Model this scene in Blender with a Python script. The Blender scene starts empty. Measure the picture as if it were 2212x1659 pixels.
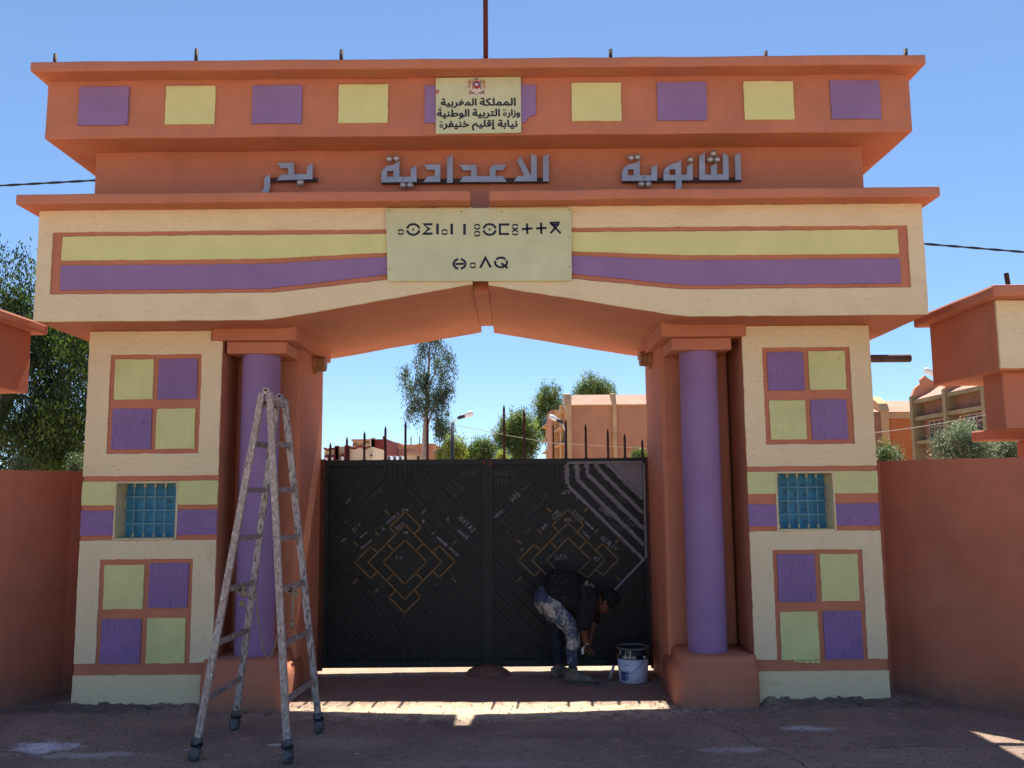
import bpy, bmesh, math, random
from mathutils import Vector, Matrix, noise
from mathutils.geometry import tessellate_polygon
random.seed(7)
S = bpy.context.scene
C = S.collection
R = math.radians

# ------------------------------------------------------------------ camera
F = 1866.0                      # focal length in units of a 2212 px wide picture
CAM = Vector((.27, 0, 1.70))
PITCH, ROLL = .1194, -.0083
FW = Vector((0, math.cos(PITCH), math.sin(PITCH)))
RT = Vector((1, 0, 0))
UP = RT.cross(FW)
RR = RT * math.cos(ROLL) + UP * math.sin(ROLL)
UU = -RT * math.sin(ROLL) + UP * math.cos(ROLL)
cd = bpy.data.cameras.new('camera')
cd.sensor_width = 36
cd.lens = F / 2212 * 36
cd.clip_end = 3000
cam = bpy.data.objects.new('camera', cd)
C.objects.link(cam)
m = Matrix.Identity(4)
for i in range(3):
    m[i][0], m[i][1], m[i][2], m[i][3] = RR[i], UU[i], -FW[i], CAM[i]
cam.matrix_world = m
S.camera = cam

# ------------------------------------------------------------------ light
SUN_DIR = Vector((-.04, -.55, -1.0)).normalized()       # the way the light travels
elev = math.asin(-SUN_DIR.z)
W = bpy.data.worlds.new('World'); S.world = W; W.use_nodes = True
nt = W.node_tree; nt.nodes.clear()
sky = nt.nodes.new('ShaderNodeTexSky'); sky.sky_type = 'NISHITA'; sky.sun_disc = False
sky.sun_elevation = elev; sky.sun_rotation = math.atan2(-SUN_DIR.x, -SUN_DIR.y)
sky.altitude = 900; sky.air_density = .75; sky.dust_density = 0.0; sky.ozone_density = 1.7
bg = nt.nodes.new('ShaderNodeBackground'); bg.inputs[1].default_value = .15
wo = nt.nodes.new('ShaderNodeOutputWorld')
gm = nt.nodes.new('ShaderNodeGamma'); gm.inputs[1].default_value = .72
tint = nt.nodes.new('ShaderNodeMix'); tint.data_type = 'RGBA'; tint.blend_type = 'MULTIPLY'; tint.inputs[0].default_value = 1
tint.inputs[7].default_value = (.60, .755, .93, 1)
nt.links.new(sky.outputs[0], gm.inputs[0]); nt.links.new(gm.outputs[0], tint.inputs[6]); nt.links.new(tint.outputs[2], bg.inputs[0]); nt.links.new(bg.outputs[0], wo.inputs[0])
sd = bpy.data.lights.new('sun', 'SUN'); sd.energy = 4.8; sd.angle = R(.53); sd.color = (1, .94, .84)
sun = bpy.data.objects.new('sun', sd); C.objects.link(sun)
sun.rotation_euler = SUN_DIR.to_track_quat('-Z', 'Y').to_euler()
sun.location = (0, 20, 40)
S.view_settings.view_transform = 'Standard'
S.view_settings.look = 'None'
S.view_settings.gamma = 1
S.view_settings.use_curve_mapping = False
S.view_settings.exposure = 1.14
S.render.engine = 'CYCLES'
S.cycles.max_bounces = 8
S.cycles.diffuse_bounces = 5
S.cycles.transparent_max_bounces = 6
S.cycles.caustics_reflective = False
S.cycles.caustics_refractive = False

# ------------------------------------------------------------------ measuring helpers
def at(u, v, Y):
    """the point of the vertical plane y = Y that was measured at (u, v)"""
    d = FW + RR * ((u - 1106) / F) - UU * ((v - 829.5) / F)
    return CAM + d * (Y / d.y)
def zm(x0, y0, k):
    """coordinates measured in an enlarged crop -> 2212 px units"""
    return lambda a, b: ((x0 + a * k) / 1.8228, (y0 + b * k) / 1.8228)

# ------------------------------------------------------------------ material helpers
def mat(name, base, rough=.85, var=.06, vscale=3.0, bump=None, metal=0.0, spots=None, spec=.3, fine=.0):
    """base colour with large soft variation; bump=[(scale xyz, strength, distance)...];
    spots=[(colour, scale xyz, threshold, softness)...]"""
    mt = bpy.data.materials.new(name); mt.use_nodes = True
    n = mt.node_tree; n.nodes.clear(); L = n.links.new
    out = n.nodes.new('ShaderNodeOutputMaterial'); p = n.nodes.new('ShaderNodeBsdfPrincipled')
    L(p.outputs[0], out.inputs[0])
    p.inputs['Roughness'].default_value = rough; p.inputs['Metallic'].default_value = metal
    p.inputs['Specular IOR Level'].default_value = spec
    tc = n.nodes.new('ShaderNodeTexCoord')
    def mapped(sc):
        mp = n.nodes.new('ShaderNodeMapping'); mp.inputs['Scale'].default_value = sc
        L(tc.outputs['Object'], mp.inputs[0]); return mp.outputs[0]
    def noi(sc, detail=4, rgh=.6):
        t = n.nodes.new('ShaderNodeTexNoise'); t.inputs['Scale'].default_value = 1
        t.inputs['Detail'].default_value = detail; t.inputs['Roughness'].default_value = rgh
        L(mapped(sc), t.inputs['Vector']); return t.outputs[0]
    def mix(fac, a, b):
        x = n.nodes.new('ShaderNodeMix'); x.data_type = 'RGBA'
        if isinstance(fac, float): x.inputs[0].default_value = fac
        else: L(fac, x.inputs[0])
        for i, q in ((6, a), (7, b)):
            if isinstance(q, tuple): x.inputs[i].default_value = (*q, 1)
            else: L(q, x.inputs[i])
        return x.outputs[2]
    def ramp(src, lo, hi):
        r = n.nodes.new('ShaderNodeMapRange'); r.inputs['From Min'].default_value = lo
        r.inputs['From Max'].default_value = hi; L(src, r.inputs[0]); return r.outputs[0]
    lo = tuple(c * (1 - var * 2) for c in base); hi = tuple(min(1, c * (1 + var * 2)) for c in base)
    col = mix(ramp(noi((vscale,) * 3, 5), .3, .7), lo, hi)
    if fine:
        col2 = mix(ramp(noi((90, 90, 90), 3), .3, .7), tuple(c * (1 - fine) for c in base), tuple(min(1, c * (1 + fine)) for c in base))
        col = mix(.5, col, col2)
    for (sc_, sx, thr, soft) in (spots or []):
        col = mix(ramp(noi(sx, 6, .65), thr, thr + soft), col, sc_)
    L(col, p.inputs['Base Color'])
    if bump:
        prev = None
        for (sc, st, dist) in bump:
            b = n.nodes.new('ShaderNodeBump'); b.inputs['Strength'].default_value = st
            b.inputs['Distance'].default_value = dist; L(noi(sc, 5, .65), b.inputs['Height'])
            if prev: L(prev, b.inputs['Normal'])
            prev = b.outputs[0]
        L(prev, p.inputs['Normal'])
    return mt

SM = [((45, 45, 45), .35, .006), ((4, 4, 4), .3, .02)]
HZ = [((9, 30, 70), .75, .008), ((40, 40, 40), .3, .005)]
VT = [((75, 30, 9), .8, .009), ((40, 40, 40), .3, .005)]
ORANGE = mat('terracotta_paint', (.475, .178, .100), .8, .05, 2.2, SM, spots=[((.41, .155, .095), (11, 11, .9), .56, .2), ((.415, .155, .10), (5, 5, 9), .58, .2), ((.40, .148, .10), (38, 38, 38), .62, .08)])
WALLRED = mat('wall_paint', (.445, .158, .092), .85, .1, 1.1, SM + [((14, 14, 14), .25, .01)], spots=[((.41, .15, .085), (9, 9, .8), .55, .2), ((.39, .14, .09), (3, 3, 7), .55, .25), ((.40, .145, .10), (36, 36, 36), .62, .08)])
def splash(mt, z_top, colr, amt=.75):
    n = mt.node_tree; L = n.links.new
    p = [x for x in n.nodes if x.type == 'BSDF_PRINCIPLED'][0]; tc = [x for x in n.nodes if x.type == 'TEX_COORD'][0]
    src = p.inputs['Base Color'].links[0].from_socket
    sp = n.nodes.new('ShaderNodeSeparateXYZ'); L(tc.outputs['Object'], sp.inputs[0])
    nz = n.nodes.new('ShaderNodeTexNoise'); nz.inputs['Scale'].default_value = 7; nz.inputs['Detail'].default_value = 8; nz.inputs['Roughness'].default_value = .72; L(tc.outputs['Object'], nz.inputs['Vector'])
    a = n.nodes.new('ShaderNodeMath'); a.operation = 'MULTIPLY_ADD'; a.inputs[1].default_value = -z_top * 2.2; L(nz.outputs[0], a.inputs[0]); L(sp.outputs['Z'], a.inputs[2])
    mr = n.nodes.new('ShaderNodeMapRange'); mr.inputs['From Min'].default_value = 0; mr.inputs['From Max'].default_value = -z_top * 1.1
    mr.inputs['To Max'].default_value = amt; L(a.outputs[0], mr.inputs[0])
    mx = n.nodes.new('ShaderNodeMix'); mx.data_type = 'RGBA'; L(mr.outputs[0], mx.inputs[0]); L(src, mx.inputs[6]); mx.inputs[7].default_value = (*colr, 1); L(mx.outputs[2], p.inputs['Base Color'])
splash(WALLRED, .22, (.20, .13, .10)); splash(ORANGE, .13, (.24, .15, .11), .6)
CREAM = mat('cream_paint', (.73, .60, .37), .85, .035, 2.5, HZ, fine=.03, spots=[((.60, .46, .27), (22, 30, 75), .60, .06), ((.66, .51, .31), (1.5, 1.5, 4), .55, .2)])
CREAMV = mat('cream_paint_brushed_upright', (.71, .60, .385), .85, .035, 2.5, VT, fine=.03, spots=[((.60, .48, .29), (75, 30, 22), .60, .06), ((.64, .52, .32), (4, 1.5, 1.5), .55, .2)])
PURPLE = mat('purple_paint', (.255, .155, .305), .7, .05, 2.5, SM)
PURPLEV = mat('purple_paint_over_ribbed_plaster', (.24, .145, .31), .7, .05, 2.5, VT + [((60, 30, 5), .5, .01)], spots=[((.17, .09, .25), (80, 30, 14), .575, .07)])
PURPLEH = mat('purple_paint_over_combed_plaster', (.24, .145, .31), .7, .05, 2.5, HZ, spots=[((.17, .09, .25), (16, 30, 80), .59, .06)])
YELLOW = mat('lime_paint', (.63, .61, .26), .8, .03, 2.5, SM)
YELLOWV = mat('lime_paint_over_ribbed_plaster', (.59, .60, .27), .8, .05, 2.5, VT, spots=[((.52, .5, .23), (76, 30, 16), .59, .07)])
YELLOWH = mat('lime_paint_over_combed_plaster', (.59, .60, .27), .8, .04, 2.5, HZ, spots=[((.52, .5, .23), (18, 30, 76), .60, .07)])
REVEAL = mat('reveal_paint', (.62, .52, .30), .85, .08, 4, SM)
SIGNM = mat('sign_board', (.55, .56, .335), .55, .05, 3.5, [((3, 3, 3), .2, .02)], spots=[((.54, .53, .33), (3, 3, 3), .58, .2)])
INK = mat('sign_ink', (.012, .015, .03), .5, .02)
STEEL = mat('brushed_aluminium', (.37, .37, .39), .5, .08, 5, [((6, 6, 6), .2, .01)], metal=.85, spots=[((.20, .19, .18), (9, 9, 9), .6, .15)])
CHROME = mat('steel_ball', (.42, .41, .40), .42, .05, 5, metal=.6)
IRON = mat('rusty_iron', (.045, .02, .018), .7, .2, 30, [((60, 60, 60), .4, .002)])
REDIRON = mat('red_primer_iron', (.075, .012, .010), .6, .15, 12)
GATE = mat('dark_green_gate_paint', (.011, .013, .0105), .5, .15, 4, [((5, 5, 5), .3, .01), ((60, 60, 60), .2, .002)], spec=.25,
           spots=[((.055, .06, .055), (30, 30, 30), .70, .05), ((.05, .022, .012), (7, 7, 7), .69, .04)])
GATERIB = mat('dark_green_rib_paint', (.016, .0185, .015), .55, .15, 6, spec=.3, spots=[((.07, .075, .07), (25, 25, 25), .66, .05)])
GOLD = mat('faded_gold_paint', (.125, .072, .024), .5, .15, 10, spots=[((.06, .045, .03), (14, 14, 14), .58, .1)])
GREY = mat('grey_primer', (.19, .175, .19), .7, .06, 6, [((12, 12, 12), .4, .006)])
CHALK = mat('chalk', (.25, .25, .25), .9, .2, 40)
CHALKF = mat('faint_chalk', (.085, .09, .088), .9, .2, 40)
RUST = mat('rust', (.10, .032, .018), .8, .25, 14)
BLUE = mat('blue_shutter_paint', (.055, .25, .40), .55, .08, 10, [((20, 20, 20), .3, .005)], spots=[((.05, .05, .05), (14, 14, 14), .64, .04), ((.12, .08, .05), (24, 24, 24), .69, .03)])
BLUEBAR = mat('blue_bar_paint', (.12, .26, .32), .55, .15, 30, spots=[((.08, .06, .05), (30, 30, 30), .62, .05)])
WOOD = mat('paint_splashed_wood', (.43, .35, .30), .75, .12, 14, [((60, 60, 60), .6, .004)],
           spots=[((.27, .205, .165), (75, 75, 32), .47, .12), ((.15, .10, .07), (60, 60, 16), .60, .06), ((.66, .62, .60), (45, 45, 30), .62, .03)])
WOODD = mat('weathered_grey_wood', (.23, .18, .165), .8, .15, 16, [((60, 60, 60), .5, .004)], spots=[((.42, .37, .35), (26, 26, 26), .57, .05)])
ROPE = mat('hemp_rope', (.30, .22, .15), .9, .15, 40, [((160, 160, 160), .8, .004)])
CLOTHW = mat('dirty_rag', (.11, .105, .105), .85, .3, 20, [((40, 40, 40), .6, .006)], spots=[((.03, .03, .03), (24, 24, 40), .55, .08), ((.2, .2, .2), (40, 40, 40), .62, .1)])
CABLE = mat('black_cable', (.012, .012, .016), .6, .05)
CABLEW = mat('pale_cable', (.40, .36, .30), .6, .05)
LAMPW = mat('lamp_housing', (.75, .75, .76), .35, .05)
LAMPD = mat('lamp_dark', (.03, .03, .035), .5, .05)
TAN = mat('brown_lamp_rim', (.33, .14, .05), .5, .1, 8)
TANL = mat('dusty_lamp_glass', (.26, .13, .06), .6, .1, 8)
DENIM = mat('paint_stained_denim', (.045, .062, .10), .85, .2, 20, [((90, 90, 90), .4, .003), ((12, 12, 12), .6, .012)],
            spots=[((.30, .265, .24), (15, 15, 12), .455, .09), ((.42, .385, .36), (34, 34, 26), .57, .03), ((.05, .06, .09), (48, 48, 30), .60, .03)])
DENIMD = mat('dark_denim', (.014, .021, .038), .85, .2, 20, [((90, 90, 90), .4, .003), ((12, 12, 12), .6, .012)], spots=[((.25, .23, .2), (24, 24, 20), .66, .02)])
DENIMP = mat('faded_denim', (.034, .049, .078), .85, .25, 20, [((90, 90, 90), .4, .003), ((12, 12, 12), .6, .012)], spots=[((.36, .33, .31), (30, 30, 18), .62, .03)])
SHIRT = mat('black_shirt', (.006, .006, .008), .9, .2, 20, [((14, 14, 14), .7, .015)], spots=[((.32, .33, .36), (60, 60, 45), .655, .02)])
SKIN = mat('skin', (.11, .042, .022), .55, .1, 12)
SHOE = mat('dusty_shoe', (.14, .115, .09), .85, .2, 18, [((30, 30, 30), .5, .006)], spots=[((.05, .04, .035), (16, 16, 16), .56, .1)])
HAIR = mat('black_hair', (.005, .005, .006), .85, .1, 30)
BUCKET = mat('white_bucket_plastic', (.55, .55, .66), .35, .04, 6, spots=[((.36, .36, .42), (9, 9, 5), .62, .1)])
BUCKETD = mat('dark_bucket_band', (.012, .016, .026), .4, .1, 6)
TINPAINT = mat('bucket_paint_drips', (.55, .50, .33), .6, .08)
PRINT = mat('bucket_print', (.07, .09, .20), .5, .05)
CONC = mat('concrete', (.20, .16, .14), .9, .12, 8, [((30, 30, 30), .6, .01)])
PIPE = mat('weathered_pipe', (.13, .095, .075), .8, .15, 10)

def stone_floor(name, c1, c2, chip, scale=1.0, stains_and_light=()):
    """dusty ground: two tones, gravel chips, pits, and patches of stain and painted light [(x, y, rx, ry, colour)]"""
    mt = mat(name, c1, .95, .12, 1.3 * scale, [((60, 60, 60), .6, .008), ((220, 220, 220), .7, .003), ((7, 7, 7), .4, .02)],
             spots=[(c2, (.8 * scale, 1.6 * scale, 1), .5, .25), (tuple(x * .5 for x in c1), (38, 40, 30), .58, .05), (tuple(x * .42 for x in c1), (95, 95, 60), .60, .05),
                    (chip, (62, 66, 50), .635, .03), (tuple(x * 1.3 for x in c1), (9, 14, 9), .57, .12), (tuple(x * .7 for x in c1), (4, 7, 5), .58, .15)], spec=.1)
    n = mt.node_tree; L = n.links.new
    p = [x for x in n.nodes if x.type == 'BSDF_PRINCIPLED'][0]
    tc = [x for x in n.nodes if x.type == 'TEX_COORD'][0]
    for (x, y, rx, ry, colr, amt) in stains_and_light:
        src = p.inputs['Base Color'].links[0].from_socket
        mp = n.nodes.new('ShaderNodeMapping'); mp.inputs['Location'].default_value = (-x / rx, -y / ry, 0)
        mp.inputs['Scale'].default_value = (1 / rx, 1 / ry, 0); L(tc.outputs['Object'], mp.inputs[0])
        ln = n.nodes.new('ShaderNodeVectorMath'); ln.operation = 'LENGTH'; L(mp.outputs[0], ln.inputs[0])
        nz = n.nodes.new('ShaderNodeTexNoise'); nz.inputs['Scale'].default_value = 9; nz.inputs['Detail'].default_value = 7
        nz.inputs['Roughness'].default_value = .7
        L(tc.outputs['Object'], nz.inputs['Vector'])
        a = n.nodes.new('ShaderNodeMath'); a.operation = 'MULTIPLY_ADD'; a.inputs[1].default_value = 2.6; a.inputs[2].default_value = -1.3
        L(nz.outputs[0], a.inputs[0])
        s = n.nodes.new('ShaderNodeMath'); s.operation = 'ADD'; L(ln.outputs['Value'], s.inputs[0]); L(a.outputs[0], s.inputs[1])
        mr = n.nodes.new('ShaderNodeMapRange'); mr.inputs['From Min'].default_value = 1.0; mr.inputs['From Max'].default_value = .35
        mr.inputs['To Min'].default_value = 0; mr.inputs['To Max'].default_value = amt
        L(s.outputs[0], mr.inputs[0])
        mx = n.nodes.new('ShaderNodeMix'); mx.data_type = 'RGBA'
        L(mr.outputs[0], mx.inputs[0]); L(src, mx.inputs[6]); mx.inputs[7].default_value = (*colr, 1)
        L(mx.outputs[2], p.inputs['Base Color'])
    return mt

def leaf_mat(name, base, trans=.4):
    mt = mat(name, base, .5, .25, 1.2, spec=.35)
    n = mt.node_tree; L = n.links.new
    p = [x for x in n.nodes if x.type == 'BSDF_PRINCIPLED'][0]
    out = [x for x in n.nodes if x.type == 'OUTPUT_MATERIAL'][0]
    src = p.inputs['Base Color'].links[0].from_socket
    tr = n.nodes.new('ShaderNodeBsdfTranslucent')
    hs = n.nodes.new('ShaderNodeHueSaturation'); hs.inputs['Value'].default_value = 1.5; hs.inputs['Saturation'].default_value = 1.15
    L(src, hs.inputs['Color']); L(hs.outputs[0], tr.inputs[0])
    ms = n.nodes.new('ShaderNodeMixShader'); ms.inputs[0].default_value = trans
    L(p.outputs[0], ms.inputs[1]); L(tr.outputs[0], ms.inputs[2]); L(ms.outputs[0], out.inputs[0])
    return mt

# ------------------------------------------------------------------ object helpers
def tag(o, label=None, cat=None, group=None, kind=None):
    if label: o['label'] = label
    if cat: o['category'] = cat
    if group: o['group'] = group
    if kind: o['kind'] = kind
    return o
def thing(name, label, cat, loc=(0, 0, 0), group=None):
    o = bpy.data.objects.new(name, None); C.objects.link(o); o.location = loc
    o.empty_display_size = .1
    return tag(o, label, cat, group)
def origin(o):
    v = Vector((0, 0, 0))
    while o: v += o.location; o = o.parent
    return v
def obj(name, bm, mt, parent=None, smooth=False, label=None):
    """link a bmesh given in world coordinates"""
    me = bpy.data.meshes.new(name)
    if parent is not None: bmesh.ops.translate(bm, verts=bm.verts, vec=-origin(parent))
    bmesh.ops.recalc_face_normals(bm, faces=bm.faces)
    bm.to_mesh(me); bm.free()
    for q in (mt if isinstance(mt, (list, tuple)) else [mt]): me.materials.append(q)
    if smooth:
        for f in me.polygons: f.use_smooth = True
    o = bpy.data.objects.new(name, me); C.objects.link(o); o.parent = parent
    if label: o['label'] = label
    return o
def wob(v, a=.004, k=2.3):
    return v + noise.noise_vector(v * k) * a + noise.noise_vector(v * 9) * (a * .3)
def add_box(bm, x0, x1, y0, y1, z0, z1):
    vs = [bm.verts.new(p) for p in ((x0, y0, z0), (x1, y0, z0), (x1, y1, z0), (x0, y1, z0), (x0, y0, z1), (x1, y0, z1), (x1, y1, z1), (x0, y1, z1))]
    for f in ((0, 1, 2, 3), (4, 5, 6, 7), (0, 1, 5, 4), (1, 2, 6, 5), (2, 3, 7, 6), (3, 0, 4, 7)):
        bm.faces.new([vs[i] for i in f])
    return vs
def box(x0, x1, y0, y1, z0, z1, bev=0, seg=2):
    bm = bmesh.new(); add_box(bm, x0, x1, y0, y1, z0, z1)
    if bev: bmesh.ops.bevel(bm, geom=list(bm.edges), offset=bev, segments=seg, profile=.5, affect='EDGES')
    return bm
def cut_up(bm, step, axes='xyz'):
    co = [v.co for v in bm.verts]
    for i, ax in enumerate('xyz'):
        if ax not in axes: continue
        lo = min(c[i] for c in co); hi = max(c[i] for c in co); n = int((hi - lo) / step)
        for k in range(1, n + 1):
            no = Vector((0, 0, 0)); no[i] = 1; pt = Vector((0, 0, 0)); pt[i] = lo + (hi - lo) * k / (n + 1)
            bmesh.ops.bisect_plane(bm, geom=bm.verts[:] + bm.edges[:] + bm.faces[:], plane_co=pt, plane_no=no)
def wbox(x0, x1, y0, y1, z0, z1, bev=.012, amp=.004, step=.14):
    """plastered block: rounded arrises and slightly uneven faces"""
    bm = box(x0, x1, y0, y1, z0, z1, bev)
    cut_up(bm, step)
    for v in bm.verts: v.co = wob(v.co, amp)
    return bm
def dense(loop, step):
    out = []
    n = len(loop)
    for i in range(n):
        a = Vector(loop[i]); b = Vector(loop[(i + 1) % n]); k = max(1, int((b - a).length / step))
        for j in range(k): out.append(a.lerp(b, j / k))
    return out
def plate(name, loops, y0, y1, mt, parent, jit=.0025, step=.05, label=None, cham=.003, seed=0, bmonly=False):
    """flat piece in an XZ plane: loops[0] outline, the rest holes; from y0 (front) to y1"""
    rnd = random.Random(seed + int(abs(loops[0][0][0]) * 1000) + int(abs(loops[0][0][1]) * 77))
    LL = []
    for lp in loops:
        pts = dense([Vector((p[0], p[1])) for p in lp], step) if jit else [Vector((p[0], p[1])) for p in lp]
        if jit: pts = [p + Vector((rnd.gauss(0, jit * .5) + noise.noise(Vector((p.x * 8, seed, p.y * 8))) * jit,
                                   rnd.gauss(0, jit * .5) + noise.noise(Vector((p.x * 8, seed + 5, p.y * 8))) * jit)) for p in pts]
        LL.append(pts)
    tris = tessellate_polygon([[Vector((p.x, p.y, 0)) for p in lp] for lp in LL])
    bm = bmesh.new(); flat = [p for lp in LL for p in lp]
    fr = [bm.verts.new((p.x, y0, p.y)) for p in flat]
    bk = [bm.verts.new((p.x, y1, p.y)) for p in flat]
    for t in tris:
        try:
            bm.faces.new([fr[i] for i in t]); bm.faces.new([bk[i] for i in reversed(t)])
        except ValueError: pass
    s = 0
    for lp in LL:
        n = len(lp)
        for i in range(n):
            a, b = s + i, s + (i + 1) % n
            try: bm.faces.new((fr[a], fr[b], bk[b], bk[a]))
            except ValueError: pass
        s += n
    if bmonly: return bm
    return obj(name, bm, mt, parent, label=label)
def rect(x0, x1, z0, z1): return [(x0, z0), (x1, z0), (x1, z1), (x0, z1)]
def tube_bm(bm, pts, r, n=8, cap=True):
    pts = [Vector(p) for p in pts]
    if not isinstance(r, (list, tuple)): r = [r] * len(pts)
    rings = []
    for i, p in enumerate(pts):
        d = (pts[min(i + 1, len(pts) - 1)] - pts[max(i - 1, 0)]).normalized()
        a = d.orthogonal() if i == 0 else (pa - d * pa.dot(d))
        a.normalize(); pa = a; b = d.cross(a)
        rings.append([bm.verts.new(p + (a * math.cos(t) + b * math.sin(t)) * r[i]) for t in [2 * math.pi * k / n for k in range(n)]])
    for i in range(len(rings) - 1):
        for k in range(n):
            bm.faces.new((rings[i][k], rings[i][(k + 1) % n], rings[i + 1][(k + 1) % n], rings[i + 1][k]))
    if cap and n > 2:
        bm.faces.new(rings[0][::-1]); bm.faces.new(rings[-1])
    return bm
def tube(pts, r, n=8, cap=True): return tube_bm(bmesh.new(), pts, r, n, cap)
def bar_bm(bm, a, b, w, h, side=Vector((0, 1, 0))):
    """rectangular bar from a to b: w across (perpendicular to side), h along side"""
    a = Vector(a); b = Vector(b); d = (b - a).normalized(); s = (side - d * side.dot(d)).normalized(); t = d.cross(s)
    vs = []
    for p in (a, b):
        for i, j in ((-1, -1), (1, -1), (1, 1), (-1, 1)): vs.append(bm.verts.new(p + t * (i * w / 2) + s * (j * h / 2)))
    for f in ((0, 1, 2, 3), (7, 6, 5, 4), (0, 4, 5, 1), (1, 5, 6, 2), (2, 6, 7, 3), (3, 7, 4, 0)): bm.faces.new([vs[i] for i in f])
    return bm
def lathe(cx, cy, prof, n=32, cap=True):
    bm = bmesh.new(); rings = []
    for (r, z) in prof: rings.append([bm.verts.new((cx + r * math.cos(2 * math.pi * k / n), cy + r * math.sin(2 * math.pi * k / n), z)) for k in range(n)])
    for i in range(len(rings) - 1):
        for k in range(n): bm.faces.new((rings[i][k], rings[i][(k + 1) % n], rings[i + 1][(k + 1) % n], rings[i + 1][k]))
    if cap: bm.faces.new(rings[0][::-1]); bm.faces.new(rings[-1])
    return bm
def extrude_y(poly, y0, y1):
    return plate('', [poly], y0, y1, None, None, jit=0, bmonly=True)

# ------------------------------------------------------------------ the ground
def base_dist(x, y):
    """distance to the foot of the gateway's piers"""
    d = 9.
    for s in (-1, 1):
        for (a, b, c, e) in ((2.1, 3.22, 7.03, 8.34), (1.55, 2.12, 6.92, 8.34)):
            xx = x * s
            dx = max(a - xx, 0, xx - b); dy = max(c - y, 0, y - e); d = min(d, math.hypot(dx, dy))
    return d
def ground_z(x, y):
    v = Vector((x, y, 0))
    z = noise.noise(v * .9) * .012 + noise.noise(v * 7) * .004 + noise.noise(v * 23) * .003
    if -8 < x < 8 and 3 < y < 11:
        d = base_dist(x, y)
        if abs(x) > 2.2: z += .05 * math.exp(-(d / .12) ** 2) * (.35 + 1.3 * abs(noise.noise(v * 9)) + .5 * noise.noise(v * 28)) * (1 if y < 7.6 else .3)
        z += .02 * math.exp(-(d / .35) ** 2) * (abs(x) > 2.2)
    return z - .004
def frange(a, b, n): return [a + (b - a) * i / n for i in range(n)]
xs = frange(-600, -60, 8) + frange(-60, -8, 16) + frange(-8, -4.5, 20) + frange(-4.5, 4.8, 260) + frange(4.8, 9, 20) + frange(9, 60, 16) + frange(60, 600, 8) + [600]
ys = frange(-300, -20, 8) + frange(-20, 2, 20) + frange(2, 4.6, 20) + frange(4.6, 9.6, 160) + frange(9.6, 16, 30) + frange(16, 60, 20) + frange(60, 900, 14) + [900]
bm = bmesh.new()
grid = [[bm.verts.new((x, y, ground_z(x, y))) for x in xs] for y in ys]
for j in range(len(ys) - 1):
    for i in range(len(xs) - 1):
        f = bm.faces.new((grid[j][i], grid[j][i + 1], grid[j + 1][i + 1], grid[j + 1][i]))
        cy = (ys[j] + ys[j + 1]) / 2
        f.material_index = 1 if (cy > 8.15 or cy < 4.3) else 0
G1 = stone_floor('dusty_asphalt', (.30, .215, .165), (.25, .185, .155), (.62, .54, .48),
                 stains_and_light=[(-2.90, 6.07, .26, .17, (.85, .82, .88), .8), (-2.55, 5.88, .42, .09, (.60, .54, .50), .6), (-3.3, 5.9, .3, .1, (.55, .50, .50), .4), (2.35, 6.33, .24, .09, (.66, .62, .66), .6), (1.7, 5.86, .3, .07, (.58, .53, .52), .45), (-.9, 6.1, .5, .16, (.42, .33, .27), .5), (.7, 6.2, .7, .12, (.16, .12, .10), .5), (.2, 5.6, .6, .1, (.42, .33, .27), .4), (2.9, 6.0, .5, .2, (.17, .13, .115), .5),
                         (-2.0, 6.3, .35, .12, (.18, .13, .11), .5), (-1.35, 6.05, .06, .03, (.7, .66, .6), .9), (-.75, 5.85, .035, .02, (.7, .66, .55), .9), (-1.9, 5.95, .03, .02, (.65, .6, .62), .9), (.95, 7.5, .05, .03, (.3, .3, .3), .8), (1.0, 7.62, .03, .02, (.6, .58, .6), .8),
                         (0.0, 7.5, 1.9, .66, (.30, .175, .13), .75), (.1, 6.9, 1.9, .34, (.60, .47, .31), .95), (-3.1, 6.95, .9, .13, (.13, .10, .08), .8), (2.9, 6.93, .9, .13, (.13, .10, .08), .8)])  # wide pale patch under the arch: sunlit strip brightened by colour
G2 = stone_floor('tan_earth', (.45, .325, .225), (.40, .28, .185), (.6, .5, .4), .5)
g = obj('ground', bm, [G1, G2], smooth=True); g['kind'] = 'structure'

# cracks in the asphalt
CRK = mat('crack_dirt', (.10, .075, .062), .95, .2, 20)
rn = random.Random(12)
for pts in ([(1.62, 6.75), (1.70, 6.5), (1.82, 6.2), (1.86, 5.95), (2.02, 5.7), (2.05, 5.4)], [(1.95, 5.93), (2.4, 5.86), (2.9, 5.90), (3.4, 5.84), (4.2, 5.9)], [(2.2, 6.88), (2.6, 6.80), (3.1, 6.86), (3.45, 6.78)]):
    P2 = dense([Vector(p) for p in pts] , .04)[:-int(((Vector(pts[-1]) - Vector(pts[0])).length) / .04) or None]
    P2 = [p + Vector((rn.gauss(0, .007), rn.gauss(0, .007))) for p in P2]; bm = bmesh.new(); A, B = [], []
    for i, p in enumerate(P2):
        d = (P2[min(i + 1, len(P2) - 1)] - P2[max(i - 1, 0)]).normalized(); w = rn.uniform(.001, .004); nn = Vector((-d.y, d.x)) * w
        for lst, q in ((A, p + nn), (B, p - nn)): lst.append(bm.verts.new((q.x, q.y, ground_z(q.x, q.y) + .0035)))
    for i in range(len(A) - 1): bm.faces.new((A[i], A[i + 1], B[i + 1], B[i]))
    obj('crack', bm, CRK, g)
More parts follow.
